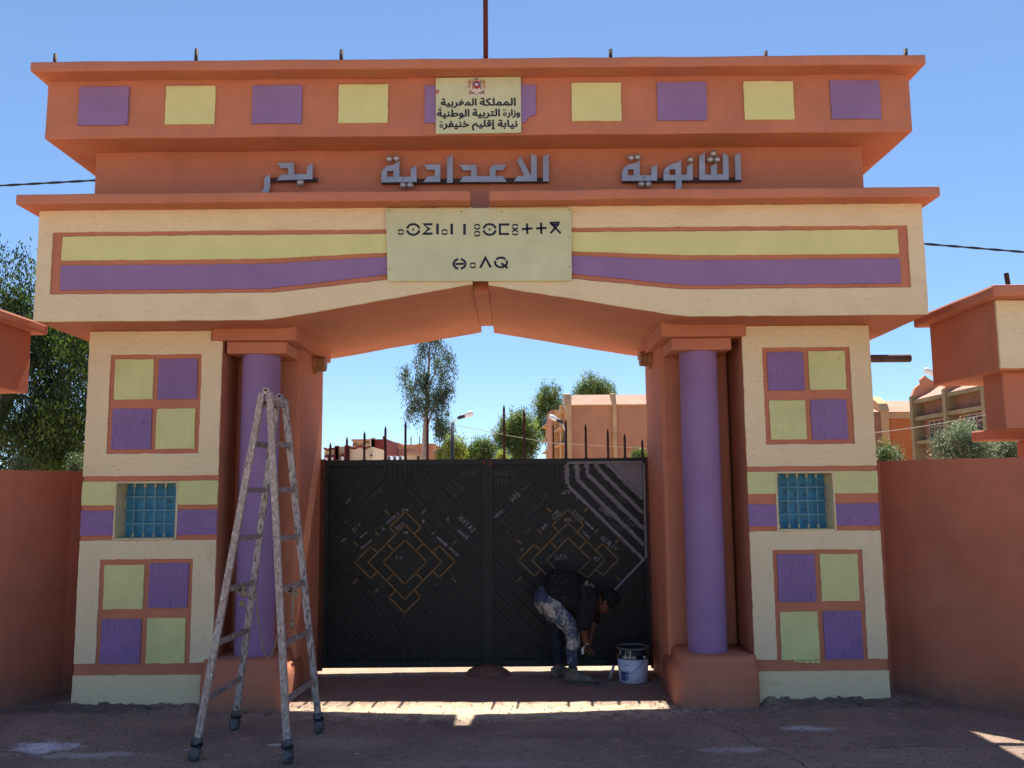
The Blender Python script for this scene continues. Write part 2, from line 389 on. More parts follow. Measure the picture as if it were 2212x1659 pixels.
# loose grit
bm = bmesh.new(); rnd = random.Random(3)
for k in range(7000):
    y = rnd.uniform(5.0, 8.1); x = rnd.uniform(-4, 4.3)
    near = base_dist(x, y)
    if near < .02 or (near > .3 and rnd.random() < .45): continue
    r = rnd.uniform(.003, .0085) * (rnd.uniform(1.5, 3.2) if near < .14 and rnd.random() < .35 else 1)
    z = ground_z(x, y)
    vs = [bm.verts.new(Vector((x, y, z + r * .3)) + Vector((math.cos(t) * r * rnd.uniform(.7, 1.3), math.sin(t) * r * rnd.uniform(.7, 1.3), rnd.uniform(-.3, .2) * r))) for t in (0, 1.6, 3.1, 4.6)]
    top = bm.verts.new((x, y, z + r * rnd.uniform(.8, 1.3)))
    for i in range(4): bm.faces.new((vs[i], vs[(i + 1) % 4], top))
obj('grit', bm, mat('grit_stone', (.16, .125, .11), .9, .3, 60))['kind'] = 'stuff'

# ------------------------------------------------------------------ the gateway
GW = thing('gateway', 'monumental terracotta school gateway with cream, lime and purple painted panels', 'gateway', (0, 7.03, 0))
PY = 7.03                       # plane of the pier fronts
BY, BB = 6.63, 8.60             # front and back of the lintel
xc = .03                        # middle of the arch

def symx(s, loop): return [(s * x, z) for x, z in loop]
for s in (-1, 1):
    # window opening of this pier
    wx0, wx1, wz0, wz1 = ((-2.943, -2.43, 1.306, 1.775) if s < 0 else (2.388, 2.866, 1.335, 1.812))
    x0, x1 = (2.108, 3.203) if s < 0 else (2.168, 3.213)
    po = symx(s, rect(x0, x1, -.05, 3.02))
    wl = rect(wx0, wx1, wz0, wz1)
    # pier body: front slab with the opening, block behind it
    bm = plate('pier', [po, wl], PY, PY + .22, None, None, jit=0, bmonly=True)
    a = sorted((s * x0, s * x1))
    add_box(bm, a[0], a[1], PY + .22, 8.34, -.05, 3.02)
    pier = obj('pier', bm, ORANGE, GW)
    # cream, lime and purple surfaces, 12 mm proud of the terracotta plaster
    f0, f1 = PY - .012, PY + .004
    e0, e1 = (2.112, 3.205) if s < 0 else (2.166, 3.215)
    nx = 2.205 if s < 0 else 2.198       # notch under the capital slab
    ox0, ox1 = (2.277, 3.025) if s < 0 else (2.327, 3.047)
    oz0, oz1 = (1.998, 2.812) if s < 0 else (2.031, 2.827)
    zb = 1.819 if s < 0 else 1.854
    plate('cream_surface', [symx(s, [(e0, zb), (e1, zb), (e1, 3.004), (nx, 3.004), (nx, 2.922), (e0, 2.922)]), symx(s, rect(ox0, ox1, oz0, oz1))], f0, f1, CREAM, GW)
    P = YELLOWV, PURPLEV
    if s < 0: pan = [((-2.986, -2.670, 2.441, 2.772), 0), ((-2.627, -2.311, 2.441, 2.772), 1), ((-2.989, -2.670, 2.036, 2.365), 1), ((-2.630, -2.316, 2.036, 2.362), 0)]
    else: pan = [((2.367, 2.663, 2.470, 2.788), 1), ((2.705, 3.004, 2.474, 2.792), 0), ((2.369, 2.662, 2.069, 2.388), 0), ((2.707, 2.998, 2.066, 2.392), 1)]
    # lower field
    if s < 0: pan += [((-2.995, -2.679, .768, 1.112), 0), ((-2.637, -2.324, .775, 1.123), 1), ((-2.998, -2.685, .346, .689), 1), ((-2.637, -2.332, .348, .696), 0)]
    else: pan += [((2.376, 2.676, .781, 1.153), 1), ((2.718, 3.019, .785, 1.152), 0), ((2.378, 2.679, .335, .702), 0), ((2.721, 3.024, .334, .706), 1)]
    for (r_, c) in pan: plate('painted_panel', [rect(*r_)], f0, f1, P[c], GW, seed=int(r_[2] * 100), label=('lime' if c == 0 else 'purple') + ' square panel')
    lz1 = 1.305 if s < 0 else 1.335
    lz0 = .350 if s < 0 else .337
    qx0, qx1 = (2.290, 3.034) if s < 0 else (2.341, 3.058)
    qz = 1.156 if s < 0 else 1.188
    plate('cream_surface', [symx(s, [(e0, lz0), (qx0, lz0), (qx0, qz), (qx1, qz), (qx1, lz0), (e1, lz0), (e1, lz1), (e0, lz1)])], f0, f1, CREAMV, GW)
    bz = .259 if s < 0 else .248
    # ragged lower edge of the skirting band
    rn = random.Random(40 + s); lower = [(e0 + (e1 - e0) * i / 40, .018 + rn.uniform(-.012, .014)) for i in range(41)]
    plate('skirting_band', [symx(s, lower + [(e1, bz), (e0, bz)])], f0 - .004, f1, CREAM, GW, jit=.002)
    # bands beside the window
    y0_, y1_ = (1.585, 1.776) if s < 0 else (1.633, 1.810)
    p0_, p1_ = (1.345, 1.542) if s < 0 else (1.376, 1.550)
    if s < 0: spans = [(-e1, wx0), (wx1, -e0)]
    else: spans = [(e0, wx0), (wx1, e1)]
    for (a0, a1) in spans:
        plate('lime_band', [rect(a0, a1, y0_, y1_)], f0, f1, YELLOWH, GW)
        plate('purple_band', [rect(a0, a1, p0_, p1_)], f0, f1, PURPLEH, GW)
    # window: painted reveal, blue shutter, iron bars
    bm = bmesh.new(); t = .016
    add_box(bm, wx0, wx0 + t, f0 - .003, PY + .20, wz0, wz1); add_box(bm, wx1 - t, wx1, f0 - .003, PY + .20, wz0, wz1)
    add_box(bm, wx0 + t, wx1 - t, f0 - .003, PY + .20, wz1 - t, wz1); add_box(bm, wx0 + t, wx1 - t, f0 - .003, PY + .20, wz0, wz0 + t)
    bmesh.ops.bevel(bm, geom=[e for e in bm.edges], offset=.004, segments=1, affect='EDGES')
    win = obj('window', bm, REVEAL, GW, label=('left' if s < 0 else 'right') + ' small barred window with blue shutter')
    obj('shutter', box(wx0 + t, wx1 - t, PY + .185, PY + .20, wz0 + t, wz1 - t), BLUE, win)
    W_ = wx1 - wx0 - 2 * t; Hh = wz1 - wz0 - 2 * t
    nb = 5
    for k in range(nb):
        x = wx0 + t + W_ * (k + (.93 if s < 0 else .62)) / (nb + .6)
        obj('window_bar', box(x - .006, x + .006, PY + .138, PY + .150, wz0 + t, wz1 - t), BLUEBAR, win)
        for zz_ in (wz0 + t, wz1 - t - .03):   # cream paint run over the bar ends
            obj('paint_smear', box(x - .0075, x + .0075, PY + .137, PY + .153, zz_, zz_ + .03), REVEAL, win)
    for k in range(3):
        z = wz0 + t + Hh * (k + 1) / 4
        obj('window_bar', box(wx0 + t, wx1 - t, PY + .128, PY + .138, z - .006, z + .006), BLUEBAR, win)
    if s > 0:     # scrawl on the shutter
        SCR = [('Y', 0, 1, 0), ('I', .8, 1, 0), ('V', 1.0, 1, 0), ('X', 2.0, 1, 0), ('X', 3.0, 1, 0), ('C', 4.7, 1, 0), ('O', 5.1, .9, 0), ('W', .9, 2, 1), ('A', 2.0, 2, 1), ('T', 3.05, 2, 1), ('T', 3.9, 2, 1), ('O', 2.0, 3, 1)]
    # jamb between recess and passage
    ja = sorted((s * 1.565, s * 2.15))
    obj('jamb', wbox(ja[0], ja[1], 7.46, 8.35, -.05, 3.04, .03), ORANGE, GW)
    ca = sorted((s * 1.495, s * 2.19))
    # capital slab: its inner part follows the rising soffit
    bm = bmesh.new()
    obj('capital_slab', wbox(ca[0], ca[1], 6.985, 8.34, 2.918, 3.06, .012, .003), ORANGE, GW)
    cb = sorted((s * 1.585, s * 2.082))
    obj('capital_block', wbox(cb[0], cb[1], 7.035, 7.95, 2.815, 2.917, .012, .003), ORANGE, GW)
    # round column
    n = 40; bm = bmesh.new(); cx_, cy_ = s * 1.84, 7.215; rings = []
    for k in range(30):
        z = .34 + (2.83 - .34) * k / 29
        rings.append([bm.verts.new(wob(Vector((cx_ + (.158 - .002 * k / 29) * math.cos(2 * math.pi * i / n), cy_ + .158 * math.sin(2 * math.pi * i / n), z)), .003)) for i in range(n)])
    for k in range(29):
        for i in range(n): bm.faces.new((rings[k][i], rings[k][(i + 1) % n], rings[k + 1][(i + 1) % n], rings[k + 1][i]))
    obj('column', bm, PURPLE, GW, smooth=True, label='round purple column')
    # plinth with soft shoulders
    bm = bmesh.new(); rings = []
    for (off, z) in ((0, -.05), (0, .0), (.004, .20), (.012, .255), (.035, .285), (.05, .30), (.055, .345), (.075, .372), (.10, .380), (.40, .385)):
        xa, xb, ya, yb = 1.53 + off, 2.17, 6.90 + off, 7.62
        rr = .17; ring = []
        for i in range(9):           # rounded inner front corner
            t_ = math.pi / 2 * i / 8
            ring.append((xa + rr - rr * math.sin(t_), ya + rr - rr * math.cos(t_)))
        ring = ring + [(xa, yb), (xb, yb), (xb, ya + .03), (xb - .03, ya)]
        ring = ring + [(xb - .03 + (xa + rr - xb + .03) * i / 5, ya - .02 * math.sin(math.pi * i / 5)) for i in range(1, 5)]
        if off > .2: ring = [(min(max(x, 1.75), 1.95), min(max(y, 7.1), 7.5)) for x, y in ring]
        rings.append([bm.verts.new(wob(Vector((s * x, y, z)), .006)) for x, y in ring])
    for k in range(len(rings) - 1):
        n = len(rings[k])
        for i in range(n): bm.faces.new((rings[k][i], rings[k][(i + 1) % n], rings[k + 1][(i + 1) % n], rings[k + 1][i]))
    obj('plinth', bm, ORANGE, GW, smooth=True)

# lintel halves: flat, then rising to the slot in the middle
ZB, ZS, ZT = 3.018, 3.288, 3.985
def soffit(x):
    d = abs(x)
    if d > 1.72: return ZB
    if d > 1.48: return ZB + (ZS - ZB) * ((1.72 - d) / .24) ** 2 * .5 * .24 / 1.48 * 1.0
    return ZB + (ZS - ZB) * (1.60 - d) / 1.56
for s in (-1, 1):
    xi = (xc - .064) if s < 0 else (xc + .062)
    xo = -3.455 if s < 0 else 3.52
    xsn = [xi + (xo - xi) * k / 70 for k in range(71)]
    bm = bmesh.new(); cols = []
    yn = [BY] + [BY + (BB - BY) * k / 14 for k in range(1, 15)]
    top = [[bm.verts.new(wob(Vector((x, y, soffit(x) - .028 * (y - BY) / (BB - BY))), .005)) for y in yn] for x in xsn]
    for i in range(70):
        for j in range(14): bm.faces.new((top[i][j], top[i + 1][j], top[i + 1][j + 1], top[i][j + 1]))
    up = [[bm.verts.new((x, y, ZT - .06)) for y in (BY, BB)] for x in xsn]
    for i in range(70):
        bm.faces.new((top[i][0], top[i + 1][0], up[i + 1][0], up[i][0])); bm.faces.new((top[i][14], top[i + 1][14], up[i + 1][1], up[i][1]))
        bm.faces.new((up[i][0], up[i + 1][0], up[i + 1][1], up[i][1]))
    for i in (0, 70): bm.faces.new([v for v in top[i]] + [up[i][1], up[i][0]])
    obj('lintel', bm, ORANGE, GW)
    # cream face with the framed groove
    f0, f1 = BY - .013, BY + .012
    se = -1 if s < 0 else 1
    outer = [(xi, ZT - .08)] + [(x, soffit(x) - .004) for x in xsn[::2]] + [(xo, ZT - .08)]
    def gz(d): return 3.228 if d > 1.6 else 3.228 + (1.6 - d) * (3.297 - 3.228) / .65
    XL = 3.34 if s < 0 else 3.397
    bot = [(s * d, gz(d)) for d in (XL, 2.6, 2.0, 1.7, 1.6, 1.4, 1.1, .8, .5, .2)]
    inner = [(s * .2, 3.728)] + [(s * d, 3.731) for d in (1., 2.)] + [(s * XL, 3.728)] + bot
    plate('cream_surface', [outer, inner], f0, f1, CREAM, GW, label='cream rendered face of the lintel')
    xe = 3.262 if s < 0 else 3.32
    yz = lambda d: 3.500 if d > 1.7 else 3.500 + (1.7 - d) * .042
    pt = lambda d: 3.458 if d > 1.65 else 3.458 + (1.65 - d) * .052
    pb = lambda d: 3.262 if d > 1.62 else 3.262 + (1.62 - d) * .115
    ds = (xe, 2.8, 2.3, 1.9, 1.65, 1.4, 1.1, .8, .45)
    plate('lime_band', [[(s * .45, 3.694), (s * xe, 3.694)] + [(s * d, yz(d)) for d in ds]], f0, f1, YELLOW, GW)
    plate('purple_band', [[(s * d, pt(d)) for d in reversed(ds)] + [(s * d, pb(d)) for d in ds]], f0, f1, PURPLE, GW)
# recessed key between the halves
obj('key_strip', wbox(xc - .062, xc + .060, BY + .20, BB - .32, ZS - .026, ZT - .08, .004, .002), ORANGE, GW)
obj('lower_cornice', wbox(-3.553, xc - .070, 6.45, 8.80, 3.905, 3.985, .012, .005, .12), ORANGE, GW)
obj('lower_cornice', wbox(xc + .074, 3.588, 6.45, 8.80, 3.905, 3.985, .012, .005, .12), ORANGE, GW)
obj('frieze', wbox(-3.183, 3.205, 6.92, 8.34, 3.86, 4.52, .01, .004), ORANGE, GW)
obj('parapet_block', wbox(-3.455, 3.492, 6.62, 8.62, 4.50, 5.0, .012, .004), ORANGE, GW)
obj('top_cornice', wbox(-3.507, 3.553, 6.45, 8.80, 4.982, 5.065, .014, .006, .10), ORANGE, GW)
for i, cxp in enumerate((-2.986, -2.291, -1.595, -.904, .966, 1.652, 2.349, 3.044)):
    col = (PURPLE, YELLOW)[i % 2] if i < 4 else (YELLOW, PURPLE)[i % 2]
    plate('painted_panel', [rect(cxp - .198, cxp + .198, 4.606, 4.927)], 6.606, 6.63, col, GW, seed=i, label=('lime' if col is YELLOW else 'purple') + ' panel of the parapet')
plate('painted_panel', [[(-.411, 4.60), (.395, 4.60), (.405, 4.628), (.44, 4.655), (.477, 4.66), (.479, 4.917), (-.411, 4.917)]], 6.608, 6.63, PURPLE, GW, label='purple panel behind the ministry sign, one corner broken off')

for u, v0, v1 in ((119, 117, 134), (424, 106, 131), (737, 108, 129), (1318, 107, 124), (1653, 111, 121), (1955, 106, 118)):
    p = at(u, (v0), 6.72)
    obj('flag_socket', tube([(p.x, 6.72, 5.04), (p.x + .003, 6.72, p.z)], .0155, 10), IRON, GW, True)
p = at(1049, 60, 6.62)
fp = thing('flagpole', 'dark red flagpole rising from the middle of the gateway roof', 'flagpole', (p.x, 6.62, 5.05))
obj('pole', tube([(p.x, 6.62, 5.05), (p.x, 6.62, 7.6)], .0205, 12), REDIRON, fp, True)
obj('base_collar', lathe(p.x, 6.62, [(.034, 5.05), (.034, 5.09), (.024, 5.095)], 12), REDIRON, fp)
pe = at(1966, 774, 7.45)
obj('rain_spout', tube([(3.1, 7.45, pe.z), (pe.x, 7.45, pe.z)], .034, 14), PIPE, GW, True)

# round lamps on the jambs
for s in (-1, 1):
    lx = s * 1.575; ly, lz = 7.95, 2.70
    q = at(688 if s < 0 else 1403, 787 if s < 0 else 775, 7.95)
    lz = q.z
    lp = thing('wall_lamp', 'round brown bulkhead lamp on the %s jamb, under the soffit' % ('left' if s < 0 else 'right'), 'wall lamp', (lx, ly, lz), 'bulkhead lamps in the passage')
    def disc(xa, xb, ra, rb):
        bm = bmesh.new(); return tube_bm(bm, [(xa, ly, lz), (xb, ly, lz)], [ra, rb], 20)
    obj('base', disc(lx, lx - s * .045, .098, .092), TAN, lp)
    obj('cover', disc(lx - s * .045, lx - s * .115, .074, .068), TANL, lp)

# ------------------------------------------------------------------ signs on the gateway
sg = thing('ministry_sign', 'small lime board with coat of arms and three lines of Arabic on the parapet', 'sign', (.02, 6.6, 4.5))
plate('board', [[(-.320, 4.503), (.360, 4.508), (.361, 4.976), (-.322, 4.972)]], 6.594, 6.6055, SIGNM, sg, jit=.001)
SX = zm(1700, 280, 370 / 2212)
def sgp(a, b): q = at(*SX(a, b), 6.594); return (q.x, 4.503 + (q.z - 4.503) * .962)
def pform(s):
    """Arabic in presentation forms, already in visual order"""
    cu = bpy.data.curves.new('t', 'FONT'); cu.body = s; cu.size = 1; cu.offset = 0
    o = bpy.data.objects.new('t', cu); C.objects.link(o); bpy.context.view_layer.update()
    me = o.to_mesh(); vs = [v.co.copy() for v in me.vertices]; fs = [tuple(p.vertices) for p in me.polygons]
    bpy.data.objects.remove(o); return vs, fs
# words: visual order (left to right) of presentation forms
KINGDOM = '\uFE94\uFEDC\uFEE0\uFEE4\uFEE4\uFEDF\uFE8D'
MAGHRIB = '\uFE94\uFEF4\uFE91\uFEAE\uFED0\uFEE4\uFEDF\uFE8D'
WIZARA = '\uFEAD\uFE8D\uFEAF\uFEED'
TARBIYA = '\uFE94\uFEF4\uFE91\uFEAE\uFE98\uFEDF\uFE8D'
WATAN = '\uFE94\uFEF4\uFEE8\uFEC3\uFEEE\uFEDF\uFE8D'
NIYABA = '\uFE94\uFE91\uFE8E\uFEF4\uFEE7'
IQLIM = '\uFEE2\uFEF4\uFEE0\uFED7\uFE87'
KHENIFRA = '\uFEAE\uFED4\uFEF4\uFEE8\uFEA7'
for word, a0, a1, b0, b1 in ((KINGDOM, 1135, 1970, 605, 785), (MAGHRIB, 218, 1050, 622, 835), (WIZARA, 1775, 2075, 882, 1082), (TARBIYA, 960, 1600, 875, 1098),
                             (WATAN, 128, 880, 882, 1108), (NIYABA, 1560, 2012, 1140, 1352), (IQLIM, 955, 1480, 1145, 1388), (KHENIFRA, 268, 880, 1165, 1368)):
    vs, fs = pform(word)
    lx_, hx_ = min(v.x for v in vs), max(v.x for v in vs); lz_, hz_ = min(v.y for v in vs), max(v.y for v in vs)
    (X0, Z1), (X1, Z0) = sgp(a0, b0), sgp(a1, b1)
    bm = bmesh.new()
    bv = [bm.verts.new((X0 + (v.x - lx_) / (hx_ - lx_) * (X1 - X0), 6.5925, Z0 + (v.y - lz_) / (hz_ - lz_) * (Z1 - Z0))) for v in vs]
    for (dx_, dz_, k_) in ((0, 0, 0), (.0030, .001, 1), (-.0030, -.001, 2), (.0012, .0026, 3), (-.0012, -.0026, 4), (.0022, -.002, 5), (-.0022, .002, 6)):
        b2 = [bm.verts.new(v.co + Vector((dx_, -.0002 * k_, dz_))) for v in bv]
        for f in fs:
            try: bm.faces.new([b2[i] for i in f])
            except ValueError: pass
    bmesh.ops.delete(bm, geom=bv, context='VERTS')
    obj('arabic_lettering', bm, INK, sg)
def flat(name, pts, mt, y, parent, fn=sgp, step=0):
    P2 = [fn(*p) for p in pts]
    return plate(name, [P2], y, y + .001, mt, parent, jit=0)
def ell(cx, cy, rx, ry, n=20): return [(cx + rx * math.cos(2 * math.pi * k / n), cy + ry * math.sin(2 * math.pi * k / n)) for k in range(n)]
ARMW = mat('crest_white', (.62, .56, .48), .6, .05); ARMG = mat('crest_gold', (.36, .20, .06), .6, .15, 30); ARMB = mat('crest_bronze', (.28, .22, .15), .6, .15, 30)
ARMR = mat('crest_red', (.40, .03, .03), .6, .05); ARMU = mat('crest_blue', (.08, .11, .30), .6, .05)
e = thing  # crest: rounded white field, lions, shield, crown, ribbon
flat('crest_field', [(840, 250), (870, 170), (960, 110), (1060, 88), (1170, 110), (1250, 160), (1290, 250), (1300, 400), (1290, 500), (1220, 525), (1060, 537), (900, 520), (850, 480), (835, 380)], ARMW, 6.5928, sg)
for s in (-1, 1):
    M = lambda pts: [(1060 + s * x, y) for x, y in pts]
    flat('crest_lion', M([(120, 190), (150, 165), (140, 140), (165, 150), (195, 175), (200, 230), (185, 290), (215, 330), (195, 370), (160, 380), (170, 340), (140, 300), (150, 250), (130, 230)]), ARMG, 6.5920, sg)
    flat('crest_lion', M([(75, 170), (105, 145), (120, 160), (100, 200), (120, 220), (112, 300), (125, 370), (85, 400), (65, 330)]), ARMB, 6.5922, sg)
    flat('crest_ribbon', M([(40, 470), (110, 440), (150, 400), (185, 420), (175, 460), (205, 490), (150, 510), (110, 500), (60, 495)]), ARMB, 6.5922, sg)
flat('crest_ribbon', [(940, 460), (1000, 490), (1060, 500), (1120, 490), (1180, 460), (1160, 495), (1060, 520), (960, 498)], ARMB, 6.5918, sg)
flat('crest_crown', [(985, 110), (1010, 130), (1030, 100), (1050, 125), (1065, 92), (1080, 125), (1100, 100), (1115, 112), (1100, 165), (1060, 178), (1005, 168)], ARMB, 6.5916, sg)
flat('crest_shield', [(985, 200), (1060, 175), (1130, 200), (1140, 310), (1120, 350), (1060, 392), (995, 345), (978, 300)], ARMR, 6.5914, sg)
flat('crest_sky', [(990, 300), (985, 250), (1010, 220), (1060, 210), (1110, 225), (1130, 260), (1128, 300)], ARMU, 6.5911, sg)
flat('crest_sun', ell(1057, 275, 40, 32), ARMW, 6.5908, sg)
flat('crest_star', ell(1055, 345, 20, 16, 5), mat('crest_green', (.02, .06, .04), .6), 6.5908, sg)
for a_, b_, c_ in ((205, 835, 28), (1955, 790, 20)): flat('smudge', ell(a_, b_, c_, c_ * 1.2), mat('smudge', (.30, .29, .25), .8), 6.5926, sg)
flat('paint_chip', [(98, 395), (150, 388), (185, 450), (140, 500), (92, 515)], mat('terracotta_splash', (.42, .16, .10), .8), 6.5925, sg)

# Tifinagh board
tb = thing('name_board', 'wide lime board with black Tifinagh lettering over the arch', 'sign', (.02, 6.6, 3.3))
TBX = zm(1300, 700, .6329)
def tbp(a, b): q = at(*TBX(a, b), 6.592); return (q.x, q.z)
plate('board', [[tbp(347, 190), tbp(1500, 188), tbp(1503, 640), tbp(357, 643)]][0:1], 6.592, 6.606, SIGNM, tb, jit=.001)
for p in ((367, 206), (818, 210), (1065, 212), (1486, 201), (370, 567), (1487, 553)):
    q = tbp(*p); obj('screw', tube([(q[0], 6.589, q[1]), (q[0], 6.596, q[1])], .0045, 8), IRON, tb)
def arc(cx, cy, rx, ry, t0, t1, n=12): return [(cx + rx * math.cos(R(t0 + (t1 - t0) * k / n)), cy + ry * math.sin(R(t0 + (t1 - t0) * k / n))) for k in range(n + 1)]
def stroke_poly(bm, pts, w, y, fn):
    """flat ribbon along pts (crop coordinates)"""
    P2 = [Vector(p) for p in pts]; L_, R_ = [], []
    for i, p in enumerate(P2):
        d = (P2[min(i + 1, len(P2) - 1)] - P2[max(i - 1, 0)]).normalized(); nrm = Vector((-d.y, d.x))
        if 0 < i < len(P2) - 1:
            d0 = (p - P2[i - 1]).normalized(); c = max(.5, abs(d0.dot(d)))
        else: c = 1
        L_.append(fn(*(p + nrm * (w / 2 / c)))); R_.append(fn(*(p - nrm * (w / 2 / c))))
    a = [bm.verts.new((q[0], y, q[1])) for q in L_]; b = [bm.verts.new((q[0], y, q[1])) for q in R_]
    for i in range(len(a) - 1): bm.faces.new((a[i], a[i + 1], b[i + 1], b[i]))
def glyph(strokes, w=12):
    w *= 1.15
    bm = bmesh.new()
    for st in strokes: stroke_poly(bm, st, w, 6.5905, tbp)
    obj('tifinagh_letter', bm, INK, tb)
def small_o(cx, cy): return [arc(cx, cy, 17, 14, 195, 345), arc(cx, cy, 17, 14, 15, 165)]
for cx_, cy_, dx_, dy_ in ((1722, 1000, 1712, 900), (226, 1285, 222, 1188)):     # round final letters of the ministry board
    bm = bmesh.new(); stroke_poly(bm, arc(cx_, cy_, 32, 33, 0, 360, 20), 25, 6.5922, sgp)
    for q_ in (-20, 20): stroke_poly(bm, [(dx_ + q_ - 15, dy_), (dx_ + q_ + 15, dy_)], 26, 6.5922, sgp)
    obj('arabic_lettering', bm, INK, sg)
glyph(small_o(440, 338), 8)
glyph([arc(517, 322, 38, 33, 190, 350, 16), arc(517, 322, 38, 33, 8, 172, 16), [(511, 322), (522, 322)]], 12)
glyph([[(637, 289), (582, 290), (617, 318), (580, 348), (637, 348)]], 12)
glyph([[(668, 286), (668, 352)]], 14)
glyph(small_o(712, 338), 8)
glyph([[(756, 286), (756, 353)]], 14)
glyph([[(836, 287), (836, 355)]], 14)
glyph(small_o(915, 305) + small_o(915, 348), 8)
glyph([arc(992, 322, 38, 33, 190, 350, 16), arc(992, 322, 38, 33, 8, 172, 16), [(986, 322), (998, 322)]], 12)
glyph([[(1115, 291), (1056, 291), (1056, 350), (1113, 350)]], 12)
glyph(small_o(1151, 305) + small_o(1151, 341), 8)
glyph([[(1191, 320), (1259, 315)], [(1225, 284), (1227, 350)]], 12)
glyph([[(1281, 316), (1347, 312)], [(1312, 279), (1314, 349)]], 12)
glyph([[(1366, 280), (1428, 278)], [(1372, 283), (1434, 346)], [(1424, 284), (1371, 346)], [(1385, 293), (1412, 292)]], 11)
glyph([arc(805, 536, 37, 30, -78, 78, 16), arc(805, 536, 37, 30, 102, 258, 16), [(778, 537), (832, 535)]], 12)
glyph(small_o(888, 545), 8)
glyph([[(934, 561), (966, 497), (999, 558)]], 13)
glyph([arc(1063, 527, 37, 30, 60, 200, 14), arc(1063, 527, 37, 30, 215, 320, 12), arc(1063, 527, 37, 30, -25, 45, 8), [(1065, 532), (1104, 562)]], 12)

# metal lettering on the frieze
ZA = zm(1480, 580, 720 / 2212); ZBm = zm(2420, 570, 540 / 2212); ZC = zm(1000, 600, 300 / 2212)
LY = 6.865
def word(name, label, fn, letters, dots, rail, n=0):
    lo = at(*fn(*letters[0][0][0]), LY)
    t = thing('metal_word', label, 'lettering', (lo.x, LY, lo.z), 'metal Arabic words on the frieze')
    for loops in letters:
        P2 = [[(lambda q: (q.x, q.z))(at(*fn(*p), LY)) for p in lp] for lp in loops]
        plate('letter', P2, LY, LY + .014, STEEL, t, jit=0)
    for (a, b, r) in dots:
        q = at(*fn(a, b), LY - .005); q2 = at(*fn(a + r, b), LY - .005); rad = (q2.x - q.x) * 1.15
        bm = bmesh.new(); bmesh.ops.create_uvsphere(bm, u_segments=16, v_segments=10, radius=rad)
        bmesh.ops.translate(bm, verts=bm.verts, vec=q); obj('dot', bm, CHROME, t, True)
    a, b, c, d = rail
    q, q2 = at(*fn(a, b), LY + .02), at(*fn(c, d), LY + .02)
    obj('mounting_rail', box(q.x, q2.x, LY + .016, LY + .026, min(q.z, q2.z), max(q.z, q2.z)), IRON, t)
    return t
word('w', 'first metal word on the right of the frieze, with three clustered ball dots', ZBm, [
    [[(118, 583), (118, 440), (150, 375), (215, 325), (300, 305), (350, 290), (405, 245), (405, 492), (592, 492), (590, 362), (640, 345), (680, 315), (687, 577)], [(212, 397), (212, 493), (310, 493), (310, 397)]],
    [[(790, 575), (788, 440), (820, 380), (870, 335), (950, 300), (1010, 290), (1068, 245), (1075, 483), (1168, 483), (1168, 350), (1215, 325), (1255, 290), (1262, 570), (1080, 573), (1082, 680), (1055, 740), (960, 740), (985, 690), (985, 575)], [(882, 395), (882, 488), (980, 488), (980, 395)]],
    [[(1367, 568), (1365, 180), (1410, 155), (1455, 112), (1460, 480), (1555, 480), (1552, 345), (1610, 320), (1648, 285), (1650, 478), (1750, 478), (1740, 110), (1790, 150), (1833, 180), (1843, 566)]],
    [[(1950, 565), (1938, 160), (1985, 145), (2027, 108), (2042, 563)]]],
    [(262, 212, 50), (368, 200, 50), (430, 640, 50), (542, 640, 50), (1220, 242, 50), (1588, 142, 50), (1540, 240, 50), (1648, 240, 50)], (115, 545, 2040, 600))
word('w', 'middle metal word on the frieze, the longest, starting with a closed loop letter', ZA, [
    [[(68, 424), (68, 300), (95, 255), (140, 225), (220, 208), (285, 165), (285, 355), (422, 355), (422, 258), (460, 240), (490, 213), (492, 418)], [(136, 286), (136, 356), (213, 356), (213, 286)]],
    [[(572, 207), (780, 207), (780, 418), (572, 420), (600, 392), (620, 352), (713, 350), (713, 272), (622, 272), (600, 235)]],
    [[(860, 430), (862, 125), (900, 108), (930, 72), (930, 425)]],
    [[(1008, 212), (1218, 210), (1222, 348), (1378, 348), (1378, 270), (1400, 225), (1440, 210), (1577, 208), (1540, 274), (1448, 280), (1448, 348), (1538, 348), (1585, 418), (1012, 418), (1058, 350), (1152, 350), (1152, 278), (1055, 278), (1040, 240)]],
    [[(1668, 411), (1715, 346), (1795, 346), (1712, 160), (1750, 108), (1875, 345), (1878, 72), (1905, 92), (1944, 102), (1948, 410)]],
    [[(2023, 412), (2023, 108), (2060, 95), (2090, 72), (2092, 412)]]],
    [(162, 142, 38), (248, 135, 38), (330, 460, 39), (415, 460, 39)], (70, 388, 2092, 432))
word('w', 'short metal word at the left end of the frieze with one ball dot below', ZC, [
    [[(200, 1180), (270, 1085), (300, 1010), (300, 770), (335, 715), (400, 680), (465, 628), (470, 1010), (440, 1110), (385, 1180)]],
    [[(668, 310), (1160, 296), (1168, 632), (1530, 628), (1532, 412), (1610, 370), (1700, 297), (1698, 775), (655, 810), (730, 730), (770, 652), (998, 640), (998, 460), (780, 462), (740, 390)]]],
    [(1357, 885, 98)], (490, 745, 1850, 860))

# cream paint run below a lime panel of the right pier
ZFm = zm(2632, 2000, .6329)
dr = [(778, 948), (945, 948), (946, 960), (925, 966), (915, 958), (900, 968), (880, 958), (860, 966), (845, 957), (820, 962), (800, 956), (785, 960)]
plate('paint_run', [[(lambda q: (q.x, q.z))(at(*ZFm(*p), PY)) for p in dr]], PY - .006, PY + .002, YELLOWV, GW, jit=0)
